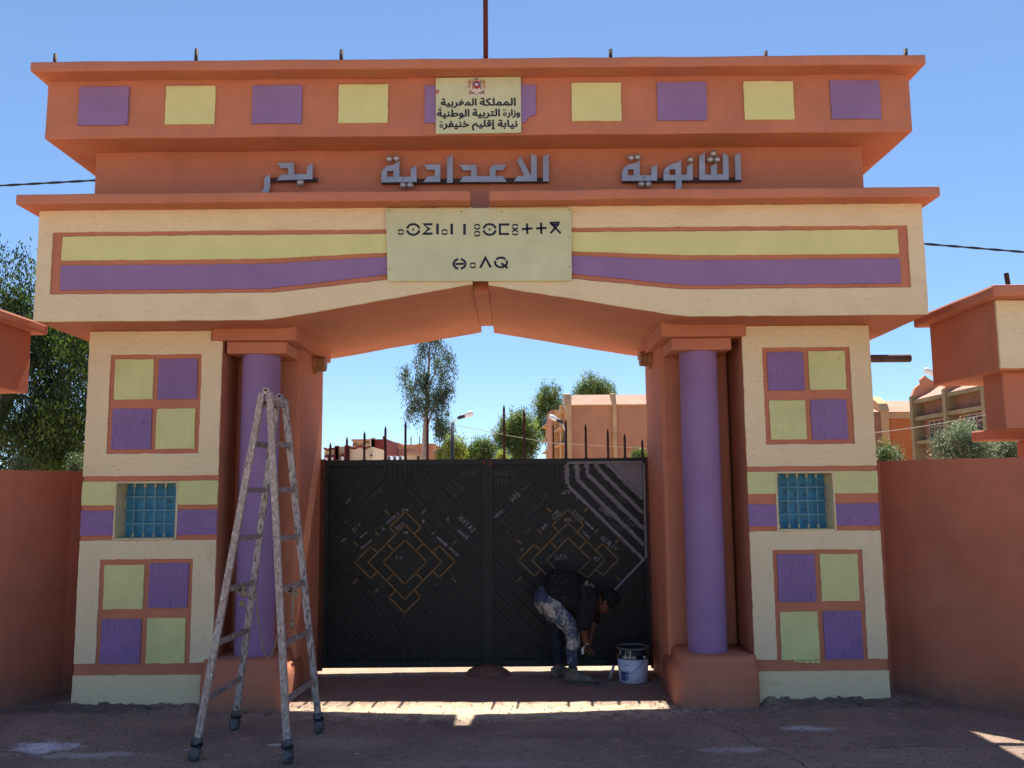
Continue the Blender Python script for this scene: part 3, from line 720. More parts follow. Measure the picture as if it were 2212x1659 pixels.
# ------------------------------------------------------------------ iron gate
GY = 8.30
ZE = zm(1200, 1750, .6555)
FONT = {'A': [[(0, 0), (.5, 1), (1, 0)], [(.2, .4), (.8, .4)]], 'B': [[(0, 0), (0, 1), (.7, .95), (.7, .55), (0, .5), (.8, .45), (.8, .05), (0, 0)]], 'C': [[(.9, .9), (.3, 1), (0, .5), (.3, 0), (.9, .1)]],
        'D': [[(0, 0), (0, 1), (.8, .7), (.8, .3), (0, 0)]], 'E': [[(.8, 1), (0, 1), (0, 0), (.8, 0)], [(0, .5), (.6, .5)]], 'H': [[(0, 0), (0, 1)], [(.8, 0), (.8, 1)], [(0, .5), (.8, .5)]],
        'I': [[(.3, 0), (.3, 1)]], 'K': [[(0, 0), (0, 1)], [(.8, 1), (0, .45), (.8, 0)]], 'L': [[(0, 1), (0, 0), (.7, 0)]], 'M': [[(0, 0), (.1, 1), (.5, .4), (.9, 1), (1, 0)]],
        'N': [[(0, 0), (0, 1), (.8, 0), (.8, 1)]], 'O': [[(.4, 1), (0, .5), (.4, 0), (.8, .5), (.4, 1)]], 'R': [[(0, 0), (0, 1), (.7, .8), (0, .5), (.8, 0)]], 'S': [[(.8, .9), (.1, .9), (.1, .55), (.8, .45), (.7, .05), (0, .1)]],
        'T': [[(0, 1), (.9, 1)], [(.45, 1), (.45, 0)]], 'U': [[(0, 1), (.1, 0), (.7, 0), (.8, 1)]], 'V': [[(0, 1), (.4, 0), (.8, 1)]], 'W': [[(0, 1), (.25, 0), (.5, .7), (.75, 0), (1, 1)]], 'X': [[(0, 0), (.8, 1)], [(0, 1), (.8, 0)]],
        'Y': [[(0, 1), (.4, .5), (.8, 1)], [(.4, .5), (.4, 0)]], 'Z': [[(0, 1), (.8, 1), (0, 0), (.8, 0)]], '2': [[(0, .8), (.4, 1), (.7, .7), (0, 0), (.8, 0)]], '/': [[(0, 0), (.5, 1)]], '4': [[(.6, 0), (.6, 1), (0, .4), (.8, .4)]],
        '0': [[(.4, 1), (0, .5), (.4, 0), (.8, .5), (.4, 1)]], '8': [[(.4, 1), (.1, .75), (.7, .3), (.4, 0), (.1, .3), (.7, .75), (.4, 1)]], '~': [[(0, .4), (.2, .8), (.35, .3), (.55, .9), (.7, .2), (.9, .6)]]}
def gp(a, b, Y=GY):
    q = at(*ZE(a, b), Y); return (q.x, q.z)
def scrawl(bm, text, a, b, ang, h, w=3.0, y=GY, rn=random.Random(5), fn=None):
    ca, sa = math.cos(R(ang)), math.sin(R(ang)); x = 0
    for ch in text:
        if ch == ' ': x += h * .5; continue
        for st in FONT.get(ch, FONT['~']):
            pts = []
            for (px_, py_) in st:
                dx = x + px_ * h * .62 + rn.uniform(-1, 1) * h * .05; dy = -py_ * h + rn.uniform(-1, 1) * h * .05
                pts.append((a + dx * ca - dy * sa, b + dx * sa + dy * ca))
            stroke_poly(bm, pts, w, y, fn or (lambda p, q: gp(p, q, GY)))
        x += h * (.5 if ch == 'I' else .85)
U = .0016           # metres per crop unit at the gate
def leaf(s, x_in, x_out, cx_, cz, label):
    """s = -1 left leaf, 1 right leaf; the lattice is centred on (cx_, cz)"""
    g_ = thing('gate_leaf', label, 'gate', ((x_in + x_out) / 2, GY, .05), 'leaves of the iron gate')
    z0, z1 = .052, 1.972; a, b = min(x_in, x_out), max(x_in, x_out)
    bm = box(a + .02, b - .02, GY + .022, GY + .027, z0 + .02, z1 - .02)
    obj('sheet', bm, GATE, g_)
    def rib(name, p, q, w=.026, mt=GATERIB, d=.016):
        bm = bar_bm(bmesh.new(), (p[0], GY + .012, p[1]), (q[0], GY + .012, q[1]), w, d + .006)
        return obj(name, bm, mt, g_)
    # frame
    rib('frame_rail', (a, z1 - .024), (b, z1 - .024), .052, GATERIB, .035); rib('frame_rail', (a, z0 + .024), (b, z0 + .024), .06, GATERIB, .035)
    rib('frame_stile', (a + .02, z0 + .05), (a + .02, z1 - .05), .04, GATERIB, .034); rib('frame_stile', (b - .02, z0 + .05), (b - .02, z1 - .05), .04, GATERIB, .034)
    hx = min(cx_ - a, b - cx_) - .03; top = z1 - .05; bot = z0 + .05
    D1 = .705; rn = random.Random(s)
    def diamond(r_, name, mt, w):
        P4 = [(cx_, cz + r_), (cx_ + r_, cz), (cx_, cz - r_), (cx_ - r_, cz)]
        for i in range(4): rib(name, P4[i], P4[(i + 1) % 4], w, mt)
    def clipx(x): return max(a + .04, min(b - .04, x))
    P4 = [(cx_, cz + D1), (clipx(cx_ + D1), cz), (cx_, cz - D1), (clipx(cx_ - D1), cz)]
    for i in range(4): rib('diamond_rib', P4[i], P4[(i + 1) % 4], .024, GREY if (s > 0 and i == 0) else GATERIB)
    diamond(.585, 'diamond_rib', GATERIB, .018)
    diamond(.347, 'gold_rib', GOLD, .017); diamond(.206, 'gold_rib', GOLD, .017)
    # stepped outer figure: four chevrons joined back to the middle diamond
    for k in range(4):
        an = math.pi / 2 * k; ax = Vector((math.cos(an), math.sin(an))); ay = Vector((-ax.y, ax.x))
        P_ = lambda u_, v_: (cx_ + (ax * u_ + ay * v_).x, cz + (ax * u_ + ay * v_).y)
        r_, q = .472, .148
        rib('gold_rib', P_(r_, 0), P_(r_ - q, q), .017, GOLD); rib('gold_rib', P_(r_, 0), P_(r_ - q, -q), .017, GOLD)
        for sg_ in (-1, 1):
            rib('gold_rib', P_(r_ - q, sg_ * q), P_(r_ - q - .056, sg_ * (q - .052)), .017, GOLD)
        # short ties between the diamonds
        pa = Vector(P_(.103, .103)); rib('gold_tie', pa, pa + (ax + ay) * .0705, .02, GOLD)
        for tpos in (.25, .75):
            pa = Vector(P_(.585 * (1 - tpos), .585 * tpos)); rib('gold_tie', pa, pa + (ax + ay) * .058, .018, GOLD if k < 2 or rn.random() < .6 else GATERIB)
        pa = Vector(P_(.2925, .2925)); rib('gold_tie', pa, pa - (ax + ay) * .045, .018, GOLD if k != 3 else GATERIB)
    # corner ribs: straight down from the rail, then parallel to the diamond
    for sx in (-1, 1):
        for sz in (-1, 1):
            grey = s > 0 and sx > 0 and sz > 0
            xe = (b - .04) if sx > 0 else (a + .04); ze = top if sz > 0 else bot
            for k in range(1, 5):
                xk = cx_ + sx * k * .0965; zk = cz + sz * (D1 + .0)
                zk = cz + sz * (D1 + .052 * k)
                L_ = abs(xe - xk)
                if (ze - zk) * sz > .01: rib('corner_rib', (xk, ze), (xk, zk), .02, GREY if grey else GATERIB)
                else: zk = ze
                zend = zk - sz * L_
                rib('corner_rib', (xk, zk), (xe, zend), .022, GREY if grey else GATERIB)
            if sx > 0: rib('corner_rib', (cx_, ze), (cx_, cz + sz * D1), .022, GREY if grey else GATERIB)
    return g_
XM = .028
gl = leaf(-1, XM - .006, -1.525, -.755, 1.012, 'left leaf of the dark green iron gate with complete gold diamond lattice')
gr_ = leaf(1, XM + .006, 1.552, .790, 1.018, 'right leaf of the iron gate, grey primer in its upper corner, behind the painter')
bm = bar_bm(bmesh.new(), (XM, GY + .0, .052), (XM, GY - .004, 1.965), .034, .03); obj('meeting_stile', bm, GATERIB, gl)
for pts in ([(1060, 95), (1130, 98), (1120, 130), (1085, 140)],):
    flat('rust_patch', pts, RUST, GY - .018, gl, gp)
# spikes
for i, (a_, zt) in enumerate(zip((153, 253, 358, 484, 605, 738, 1196, 1317, 1568, 1687, 1820, 1922, 2028), (2.146, 2.201, 2.251, 2.299, 2.344, 2.395, 2.497, 2.444, 2.352, 2.307, 2.255, 2.208, 2.154))):
    x = (-1.480, -1.321, -1.153, -.952, -.759, -.546, .190, .384, .785, .975, 1.187, 1.349, 1.517)[i]
    bm = tube([(x, GY + .01, 1.965), (x, GY + .01, zt - .035), (x, GY + .01, zt)], [.0115, .0115, .002], 8)
    obj('spike', bm, REDIRON if i in (1, 5, 6, 7) else IRON, gl if x < XM else gr_)
    obj('spike_collar', box(x - .020, x + .020, GY - .008, GY + .028, 1.958, 1.978), REDIRON if i in (1, 4, 5, 6, 7) else IRON, gl if x < XM else gr_)
for x, g_ in ((-1.545, gl), (1.568, gr_)):
    obj('hinge_post', box(x - .022, x + .022, GY - .01, GY + .03, .02, 1.985), RUST, g_)
# primer brushed round the ribs of the upper right corner
bm = bmesh.new(); rn = random.Random(9); yq = GY + .0195
CX, CZ = .790, 1.018; XE, TP = 1.552 - .042, 1.972 - .052
def ragged(p, q, w):
    p, q = Vector(p), Vector(q); n = max(3, int((q - p).length / .02)); d = (q - p).normalized(); nn = Vector((-d.y, d.x)); A, B = [], []
    for i in range(n + 1):
        c = p.lerp(q, i / n); A.append(bm.verts.new((*(c + nn * (w * rn.uniform(.6, 1.25))).to_tuple()[:1], yq, (c + nn * (w * rn.uniform(.6, 1.25))).y)))
        B.append(bm.verts.new(((c - nn * (w * rn.uniform(.5, 1.3))).x, yq, (c - nn * (w * rn.uniform(.5, 1.3))).y)))
    for i in range(n): bm.faces.new((A[i], A[i + 1], B[i + 1], B[i]))
for k in range(0, 5):
    xk = CX + k * .0965; zk = min(CZ + .705 + .052 * k, TP); L_ = XE - xk
    if zk < TP: ragged((xk, TP), (xk, zk), .026)
    ragged((xk, zk), (XE, zk - L_), .022 if k else .018)
obj('primer_smear', bm, GREY, gr_)
bm = extrude_y([(CX + .40, TP), (XE, TP), (XE, TP - .30), (XE - .05, TP - .27)], yq - .001, yq + .001); obj('primer_patch', bm, GREY, gr_)
bm = bmesh.new(); 
for (p, q) in (((CX, TP + .012), (XE, TP + .012)), ((XE + .012, TP), (XE + .012, 1.03)), ((XE + .0, 1.03), (1.20, .72))):
    bar_bm(bm, (p[0], GY - .0085, p[1]), (q[0], GY - .0085, q[1]), .022, .001)
obj('primer_smear', bm, GREY, gr_)
# graffiti
for leafo, items in ((gl, [
        [('AMINE', 935, 185, 0, 26, 0), ('AMINE', 872, 222, 40, 28, 0), ('AMMEL', 842, 268, 42, 26, 0), ('MAMMU', 395, 335, -38, 24, 0), ('2/4', 295, 528, -42, 26, 1), ('A', 470, 522, -30, 26, 1),
         ('KHAWLA', 498, 480, -40, 19, 1), ('HAZI', 556, 515, -35, 20, 1), ('XMIX', 582, 402, 0, 14, 1), ('HAYAT', 922, 448, 46, 30, 2), ('MARWANE', 790, 562, 42, 14, 2), ('MOHAMED', 862, 625, 42, 14, 1),
         ('ASMAE', 915, 525, 38, 20, 1), ('MO FO', 335, 565, -38, 14, 1), ('MED RAIAN', 338, 632, -38, 12, 1), ('ATO', 218, 588, -20, 14, 1), ('N H', 545, 688, 5, 18, 1), ('~~', 250, 365, -40, 22, 1), ('~~', 260, 345, -40, 20, 1),
         ('~~', 592, 540, 0, 18, 2), ('~~~', 700, 300, 40, 18, 0), ('NANA', 785, 340, 42, 24, 0), ('~', 700, 470, 20, 24, 2), ('~', 845, 462, 20, 28, 2), ('SOMI', 240, 480, -38, 12, 0)]]),
        (gr_, [[('HAMZA', 1135, 188, 0, 30, 0), ('UZB', 1145, 242, 0, 34, 0), ('UZB', 1245, 345, -38, 28, 1), ('2008', 1310, 285, -38, 22, 0), ('MOINI', 1148, 445, -42, 20, 1), ('UZB', 1545, 300, -6, 22, 1), ('HANANE', 1330, 440, -38, 20, 0),
               ('UZE', 1430, 340, -38, 22, 0), ('SABA', 1385, 400, -38, 18, 0), ('~~~', 1155, 505, -40, 26, 2), ('~~', 1225, 540, -50, 30, 1), ('HIBA', 1495, 430, -40, 16, 2), ('ELOZA', 1500, 452, -40, 14, 1), ('ILHAM', 1606, 405, 44, 22, 1),
               ('OHB', 1560, 462, 0, 18, 1), ('AMI', 1430, 515, -40, 20, 2), ('VERA', 1665, 530, 44, 18, 1), ('ABIR', 1775, 565, 38, 26, 1), ('OZB', 1820, 615, 20, 28, 1), ('UZH', 1505, 695, -4, 30, 1), ('SEN', 1520, 590, -20, 20, 0), ('HICHAM', 1682, 470, 44, 14, 2),
               ('RAOUA', 1770, 390, 38, 20, 1), ('Y', 1630, 340, 0, 34, 1), ('~~', 1750, 430, 40, 22, 1), ('HAR', 1325, 545, -40, 20, 0), ('ASMAE', 1845, 480, 40, 20, 0), ('MARO', 1905, 600, 42, 22, 0), ('O', 1300, 640, 0, 14, 1), ('OX', 1735, 695, 20, 24, 1),
               ('MARAM', 1870, 310, 40, 18, 0), ('NOUR', 1930, 460, 42, 18, 0)]])):
    for ws in items:
        for (t_, a_, b_, an, h, br) in ws:
            bm = bmesh.new(); scrawl(bm, t_, a_, b_ , an, h, (2.6, 3.0, 4.2)[br], GY + .0188 if br < 9 else GY)
            obj('scratched_writing', bm, CHALK if br == 2 else (CHALKF if br == 0 else CHALK if False else CHALKF if br == 0 else CHALK), leafo)
# chips and scratches in the paint
for leafo, (xa, xb) in ((gl, (-1.45, -.1)), (gr_, (.15, 1.45))):
    bm = bmesh.new(); rn = random.Random(int(xa * 10))
    for k in range(170):
        x = rn.uniform(xa, xb); z = rn.uniform(.1, 1.9); l = rn.uniform(.004, .02); an = rn.choice((.78, -.78, 1.5, 0.1)) + rn.uniform(-.3, .3); w = rn.uniform(.0012, .003)
        d = Vector((math.cos(an), math.sin(an))); nn = Vector((-d.y, d.x))
        bm.faces.new([bm.verts.new((x + (d * i * l + nn * j * w).x, GY + .0192, z + (d * i * l + nn * j * w).y)) for i, j in ((-1, -1), (1, -.4), (1, .6), (-1, 1))])
    obj('paint_chips', bm, CHALKF, leafo)['kind'] = 'stuff'
# scrawl on the right shutter
WZ = zm(3030, 1830, 300 / 1659)
DK = mat('marker', (.02, .03, .06), .7); RD = mat('red_marker', (.22, .06, .12), .7)
shut = [o for o in C.objects if o.name.startswith('shutter') and o.data.vertices[0].co.x > 0]
yp = PY + .1835
wfn = lambda a, b: (lambda q: (q.x, q.z))(at(*WZ(a, b), yp))
winR = shut[0].parent
for t_, a_, b_, h, mt_ in (('Y', 150, 665, 50, DK), ('I', 300, 660, 70, DK), ('V', 335, 665, 95, DK), ('X', 530, 680, 75, DK), ('X', 735, 685, 90, DK), ('CO', 1120, 685, 65, DK), ('W', 310, 1000, 95, RD), ('A', 545, 1000, 75, RD), ('U', 700, 1000, 60, DK), ('T', 755, 1000, 90, RD), ('T', 945, 1000, 85, RD), ('O', 555, 1280, 100, RD), ('~', 750, 1270, 70, RD), ('~', 950, 1260, 60, RD)):
    bm = bmesh.new(); scrawl(bm, t_, a_, b_, 0, h, 9, yp, fn=wfn); obj('marker_writing', bm, mt_, winR)

# concrete gate stop
bm = bmesh.new(); bmesh.ops.create_uvsphere(bm, u_segments=24, v_segments=12, radius=1)
for v in bm.verts: v.co = Vector((v.co.x * .205 + XM, v.co.y * .16 + 8.20, max(v.co.z, -.2) * .085)); 
for v in bm.verts: v.co = wob(v.co, .008, 9)
st = obj('gate_stop', bm, mat('dusty_concrete', (.17, .085, .06), .95, .15, 20, [((40, 40, 40), .6, .006)]), None, True)
tag(st, 'low rounded concrete stop on the ground under the middle of the gate', 'gate stop')

# ------------------------------------------------------------------ boundary walls
def wall_path(pts, z0, z1, th):
    """curved wall: pts along its front face"""
    P2 = []
    for i in range(len(pts) - 1):
        a, b = Vector(pts[i]), Vector(pts[i + 1]); n = max(1, int((b - a).length / .12))
        P2 += [a.lerp(b, k / n) for k in range(n)]
    P2.append(Vector(pts[-1]))
    bm = bmesh.new(); n = len(P2); zs = [z0 + (z1 - z0) * k / 14 for k in range(15)]
    nor = []
    for i in range(n):
        d = (P2[min(i + 1, n - 1)] - P2[max(i - 1, 0)]).normalized(); nor.append(Vector((-d.y, d.x)))
    if sum(v.y for v in nor) < 0: nor = [-v for v in nor]
    fr = [[bm.verts.new(wob(Vector((p.x, p.y, z)), .006) + Vector((0, 0, noise.noise(Vector((p.x * 5, p.y * 5, 0))) * .006 if z == zs[-1] else 0))) for z in zs] for p in P2]
    bk = [[bm.verts.new(wob(Vector((p.x + q.x * th, p.y + q.y * th, z)), .006)) for z in zs] for p, q in zip(P2, nor)]
    for i in range(n - 1):
        for k in range(14):
            bm.faces.new((fr[i][k], fr[i + 1][k], fr[i + 1][k + 1], fr[i][k + 1])); bm.faces.new((bk[i][k], bk[i + 1][k], bk[i + 1][k + 1], bk[i][k + 1]))
        bm.faces.new((fr[i][14], fr[i + 1][14], bk[i + 1][14], bk[i][14]))
    for i in (0, n - 1):
        for k in range(14): bm.faces.new((fr[i][k], fr[i][k + 1], bk[i][k + 1], bk[i][k]))
    return bm
wl_ = obj('boundary_wall', wall_path([(-3.10, 7.62), (-3.46, 7.60), (-3.53, 7.50), (-3.76, 7.02), (-4.15, 6.35), (-4.9, 5.7)], -.06, 1.872, .2), WALLRED, None)
tag(wl_, 'curved plain terracotta wall left of the gateway, below the big tree', 'wall', 'curved walls flanking the gateway')
wr_ = obj('boundary_wall', wall_path([(3.10, 7.40), (3.40, 7.40), (3.50, 7.30), (4.03, 6.66), (4.5, 6.15), (5.4, 5.6)], -.06, 1.90, .2), WALLRED, None)
tag(wr_, 'curved plain terracotta wall right of the gateway, below the olive tree', 'wall', 'curved walls flanking the gateway')

# side porticoes over the pedestrian doors
for s in (-1, 1):
    t = thing('side_portico', ('terracotta side portico cut by the left edge of the picture' if s < 0 else 'terracotta and cream side portico at the right edge of the picture, above the wall'), 'portico', (s * 4.6, 6.8, 0), 'side porticoes')
    X0, X1 = (3.89, 6.2)
    a = sorted((s * X0, s * X1))
    obj('lintel', wbox(a[0], a[1], 6.36, 7.38, 2.535, 3.07, .012, .005), ORANGE, t)
    a = sorted((s * 3.805, s * 6.3))
    bm = wbox(a[0], a[1], 6.22, 7.50, 3.065, 3.155, .02, .006); obj('cornice', bm, ORANGE, t)
    a = sorted((s * (X0 + .004), s * X1))
    obj('cream_surface', plate('c', [rect(a[0], a[1], 2.55, 3.06)], 6.346, 6.365, None, None, bmonly=True), CREAM, t)
    a = sorted((s * 3.99, s * 4.6)); obj('door_head', wbox(a[0], a[1], 6.50, 6.78, 2.11, 2.545, .01, .004), ORANGE, t)
    a = sorted((s * 4.17, s * 5.0)); obj('door_lintel', wbox(a[0], a[1], 7.0, 7.35, 2.055, 2.14, .01, .004), ORANGE, t)
    a = sorted((s * 5.0, s * 5.6)); obj('door_jamb', wbox(a[0], a[1], 6.6, 7.3, -.02, 2.05, .01, .004), ORANGE, t)
    a = sorted((s * 4.52, s * 4.7)); obj('door_jamb', wbox(a[0], a[1], 7.05, 7.3, -.02, 2.05, .01, .004), ORANGE, t)
    q = at(2179, 590, 6.6)
    obj('flag_socket', tube([(s * q.x, 6.6, 3.1), (s * q.x - .02, 6.6, q.z)], .018, 10), IRON, t)

# ------------------------------------------------------------------ stepladder
lad = thing('stepladder', 'tall paint-splashed wooden stepladder standing open before the left pier', 'ladder', (-1.44, 6.05, 0))
H1, H2 = Vector((-1.463, 6.06, 2.395)), Vector((-1.425, 6.28, 2.375))
feet = {'a': Vector((-1.762, 5.72, .03)), 'b': Vector((-1.156, 5.66, .03)), 'c': Vector((-1.731, 6.42, .03)), 'd': Vector((-1.107, 6.33, .03))}
tops = {'a': H1 + Vector((-.032, 0, -.02)), 'b': H1 + Vector((.024, -.01, -.02)), 'c': H2 + Vector((-.022, .01, -.02)), 'd': H2 + Vector((.032, 0, -.02))}
def rail(k, zoff=0):
    f, t = feet[k], tops[k]; bm = bmesh.new(); n = 16; d = (t - f).normalized()
    s_ = Vector((0, 1, 0)); s_ = (s_ - d * s_.dot(d)).normalized(); tt = d.cross(s_)
    rings = []
    for i in range(n + 1):
        p = f.lerp(t, i / n) + noise.noise_vector(Vector((f.x * 5, i * .4, f.y))) * .002
        rings.append([bm.verts.new(p + tt * (x * .0215) + s_ * (y * .0150)) for x, y in ((-1, -1), (1, -1), (1, 1), (-1, 1))])
    for i in range(n):
        for q in range(4): bm.faces.new((rings[i][q], rings[i][(q + 1) % 4], rings[i + 1][(q + 1) % 4], rings[i + 1][q]))
    bm.faces.new(rings[0][::-1]); bm.faces.new(rings[-1])
    bmesh.ops.bevel(bm, geom=[e for e in bm.edges if len(e.link_faces) == 2 and e.calc_face_angle(0) > 1], offset=.003, segments=1, affect='EDGES')
    obj('rail', bm, WOOD if k in 'ab' else WOODP, lad)
WOODP = mat('worn_painted_wood', (.40, .35, .32), .75, .12, 14, [((60, 60, 60), .6, .004)],
            spots=[((.14, .105, .08), (60, 60, 18), .49, .1), ((.24, .17, .13), (70, 70, 30), .58, .06), ((.60, .56, .52), (45, 45, 30), .64, .03)])
for k in 'abcd': rail(k)
def on(k, z):
    f, t = feet[k], tops[k]; return f.lerp(t, (z - f.z) / (t.z - f.z))
for pa, pb, sgn in (('a', 'c', 1), ('b', 'd', -1)):
    for z in (.36, .70, 1.04, 1.37, 1.70, 2.02, 2.31):
        p, q = on(pa, z), on(pb, z - .005); d = (q - p).normalized()
        off = Vector((.02 * sgn * (1 if pa == 'a' else -1) * 0, 0, 0))
        obj('rung', bar_bm(bmesh.new(), p - d * .012 + off, q + d * .012 + off, .018, .036, Vector((0, 0, 1))), WOODD, lad)
for k in 'abcd':     # feet bound in rag
    f = feet[k]; d = (tops[k] - f).normalized(); bm = bmesh.new()
    rr = [.030, .038, .036, .028, .033, .026]
    tube_bm(bm, [f + d * h for h in (-.028, -.005, .03, .062, .085, .105)], rr, 14)
    for v in bm.verts: v.co = wob(v.co, .012, 22)
    for v in bm.verts: v.co.z = max(v.co.z, .002)
    obj('foot_wrap', bm, CLOTHW, lad, True)
    bm = bmesh.new()
    for i in range(3):
        c = f + d * (.058 + i * .007)
        tube_bm(bm, [c + Vector((math.cos(t) * .036, math.sin(t) * .036, .004 * math.sin(t * 2 + i))) for t in [2 * math.pi * j / 12 for j in range(13)]], .0035, 5, False)
    obj('foot_binding', bm, CABLE, lad, True)
for h, tk in ((H1, 'ab'), (H2, 'cd')):
    bm = bmesh.new(); bmesh.ops.create_cone(bm, cap_ends=True, segments=20, radius1=.024, radius2=.024, depth=.05)
    bmesh.ops.rotate(bm, verts=bm.verts, matrix=Matrix.Rotation(math.pi / 2, 3, 'X')); bmesh.ops.translate(bm, verts=bm.verts, vec=h + Vector((0, 0, -.002)))
    obj('hinge_plate', bm, WOOD if tk == 'ab' else WOODP, lad)
    obj('hinge_bolt', tube([h + Vector((0, -.032, 0)), h + Vector((0, .032, 0))], .009, 8), IRON, lad)
obj('top_rung', bar_bm(bmesh.new(), H1 + Vector((.02, .02, -.05)), H2 + Vector((.02, 0, -.05)), .02, .05, Vector((0, 0, 1))), WOOD, lad)
# safety rope with knots
def coil(c, axis, r, turns, rr):
    axis = axis.normalized(); a = axis.orthogonal().normalized(); b = axis.cross(a)
    return tube([c + axis * (t / (2 * math.pi) * rr * 1.9 - turns * rr) + a * math.cos(t) * r + b * math.sin(t) * r for t in [i * .5 for i in range(int(turns * 2 * math.pi / .5) + 1)]], rr, 6)
ra, rb = on('c', 1.02).lerp(on('a', 1.02), .45), on('d', 1.02).lerp(on('b', 1.02), .55)
p0, p1 = on('c', .98) + Vector((.03, -.03, 0)), on('b', .78) + Vector((-.03, .04, 0))
pts = []
for i in range(25):
    t = i / 24; q = p0.lerp(p1, t); q.z -= 4 * t * (1 - t) * .30; pts.append(q + noise.noise_vector(Vector((i * .7, 0, 0))) * .003)
obj('rope', tube(pts, .0065, 7), ROPE, lad, True)
for c, ax in ((ra, on('a', 1.02) - on('c', 1.02)), (rb, on('b', 1.02) - on('d', 1.02))):
    obj('rope_knot', coil(c, ax, .026, 5, .0075), ROPE, lad, True)
    bm = bmesh.new(); bmesh.ops.create_icosphere(bm, subdivisions=2, radius=.024)
    for v in bm.verts: v.co = wob(v.co + c + Vector((.03, 0, -.035)), .014, 30)
    obj('rope_knot', bm, ROPE, lad, True)
obj('rope', tube([rb + Vector((.01, 0, -.03)), rb + Vector((.018, -.01, -.10)), rb + Vector((.012, -.01, -.17)), rb + Vector((.02, -.01, -.21))], .008, 7), ROPE, lad, True)
bm = bmesh.new(); bmesh.ops.create_icosphere(bm, subdivisions=2, radius=.02)
for v in bm.verts: v.co = wob(v.co + rb + Vector((.02, -.01, -.235)), .012, 30)
obj('rope_knot', bm, ROPE, lad, True)
bm = bmesh.new(); bmesh.ops.create_icosphere(bm, subdivisions=2, radius=.026)
for v in bm.verts: v.co = wob(v.co + ra + Vector((.02, -.03, -.10)), .012, 30)
obj('rope_knot', bm, ROPE, lad, True)

# ------------------------------------------------------------------ paint bucket
bx, by = 1.318, 7.87
bk = thing('paint_bucket', 'white paint bucket with dark upper band and lettering beside the right jamb', 'bucket', (bx, by, 0))
obj('body', lathe(bx, by, [(.118, .0), (.126, .006), (.136, .205)], 40), BUCKET, bk, True)
obj('band', lathe(bx, by, [(.139, .204), (.142, .285)], 40), BUCKETD, bk, True)
obj('rim', lathe(bx, by, [(.142, .284), (.149, .290), (.149, .300), (.140, .303), (.137, .296), (.132, .250), (.0, .250)], 40, False), mat('bucket_rim', (.10, .10, .11), .5, .2, 20, spots=[((.4, .37, .3), (20, 20, 20), .6, .05)]), bk, True)
obj('paint_surface', lathe(bx, by, [(.131, .262), (.0, .262)], 32, False), mat('grey_paint', (.22, .23, .24), .4), bk)
# letters wrapped on the bucket
def wrap(text, a0, z0, h, mt_, r_, name, w=.0026):
    bm = bmesh.new(); rn = random.Random(1); x = 0
    LOW = {'u': [[(0, .65), (.05, .05), (.55, .05), (.6, .65)], [(.6, .65), (.6, 0)]], 'b': [[(0, 1), (0, 0), (.55, .05), (.6, .55), (0, .6)]], 'a': [[(.05, .62), (.55, .6), (.6, 0)], [(.6, .1), (0, .05), (.05, .35), (.6, .36)]],
           'n': [[(0, 0), (0, .65)], [(0, .5), (.5, .65), (.6, 0)]], 'e': [[(.0, .35), (.6, .35), (.5, .65), (.05, .6), (0, .1), (.55, .02)]], 'N': FONT['N'], 'E': FONT['E'], 'R': FONT['R'], 'U': FONT['U'], 'A': FONT['A']}
    for ch in text:
        for st in LOW.get(ch, FONT['~']):
            P2 = [Vector((x + p[0] * h, p[1] * h)) for p in st]; A, B = [], []
            for i, p in enumerate(P2):
                d = (P2[min(i + 1, len(P2) - 1)] - P2[max(i - 1, 0)]).normalized(); nn = Vector((-d.y, d.x)) * w
                for lst, q in ((A, p + nn), (B, p - nn)):
                    an = a0 + q.x / r_; lst.append(bm.verts.new((bx + r_ * math.sin(an), by - r_ * math.cos(an), z0 + q.y)))
            for i in range(len(A) - 1): bm.faces.new((A[i], A[i + 1], B[i + 1], B[i]))
        x += h * .85
    obj(name, bm, mt_, bk)
wrap('ubane', -.80, .213, .030, mat('white_print', (.6, .6, .62), .5), .1432, 'lettering')
wrap('ANE~~', -.72, .150, .012, PRINT, .1345, 'lettering', .0012)
def wrap_patch(a0, a1, z0, z1, mt_, r0_, name='printed_block'):
    bm = bmesh.new(); n = 6; rows = []
    for z in (z0, z1):
        rr = .126 + (z - .006) / .2 * .010 + .0015 if r0_ is None else r0_
        rows.append([bm.verts.new((bx + rr * math.sin(a0 + (a1 - a0) * i / n), by - rr * math.cos(a0 + (a1 - a0) * i / n), z)) for i in range(n + 1)])
    for i in range(n): bm.faces.new((rows[0][i], rows[0][i + 1], rows[1][i + 1], rows[1][i]))
    obj(name, bm, mt_, bk)
wrap_patch(-1.05, -.62, .02, .10, PRINT, None); wrap_patch(-.60, -.45, .03, .11, mat('print_blue', (.15, .2, .42), .5), None); wrap_patch(.10, .16, .02, .04, PRINT, None)
for k in range(7): wrap_patch(.55 + .0 * k, .72, .05 + k * .02, .057 + k * .02, mat('small_print', (.32, .32, .42), .5) if k == 0 else bpy.data.materials['small_print'], None, 'small_print')
rn = random.Random(4)
for k in range(12):
    a_ = rn.uniform(-1.2, -.2) if k < 9 else rn.uniform(.5, 1.2); wrap_patch(a_, a_ + rn.uniform(.015, .035), .285 - rn.uniform(.02, .09), .287, TINPAINT, .1436, 'paint_drip')
hp = [Vector((bx + .143 * math.sin(.62), by - .143 * math.cos(.62), .225))]
for i in range(1, 10):
    t = i / 10; an = .62 - t * 2.0; hp.append(Vector((bx + (.150 + .02 * math.sin(t * 3.1)) * math.sin(an), by - (.150 + .03 * math.sin(t * 3.1)) * math.cos(an), .225 - .13 * math.sin(math.pi * t * .9) ** 1)))
hp.append(Vector((bx - .145, by - .02, .235)))
obj('wire_handle', tube(hp, .0022, 6), IRON, bk, True)
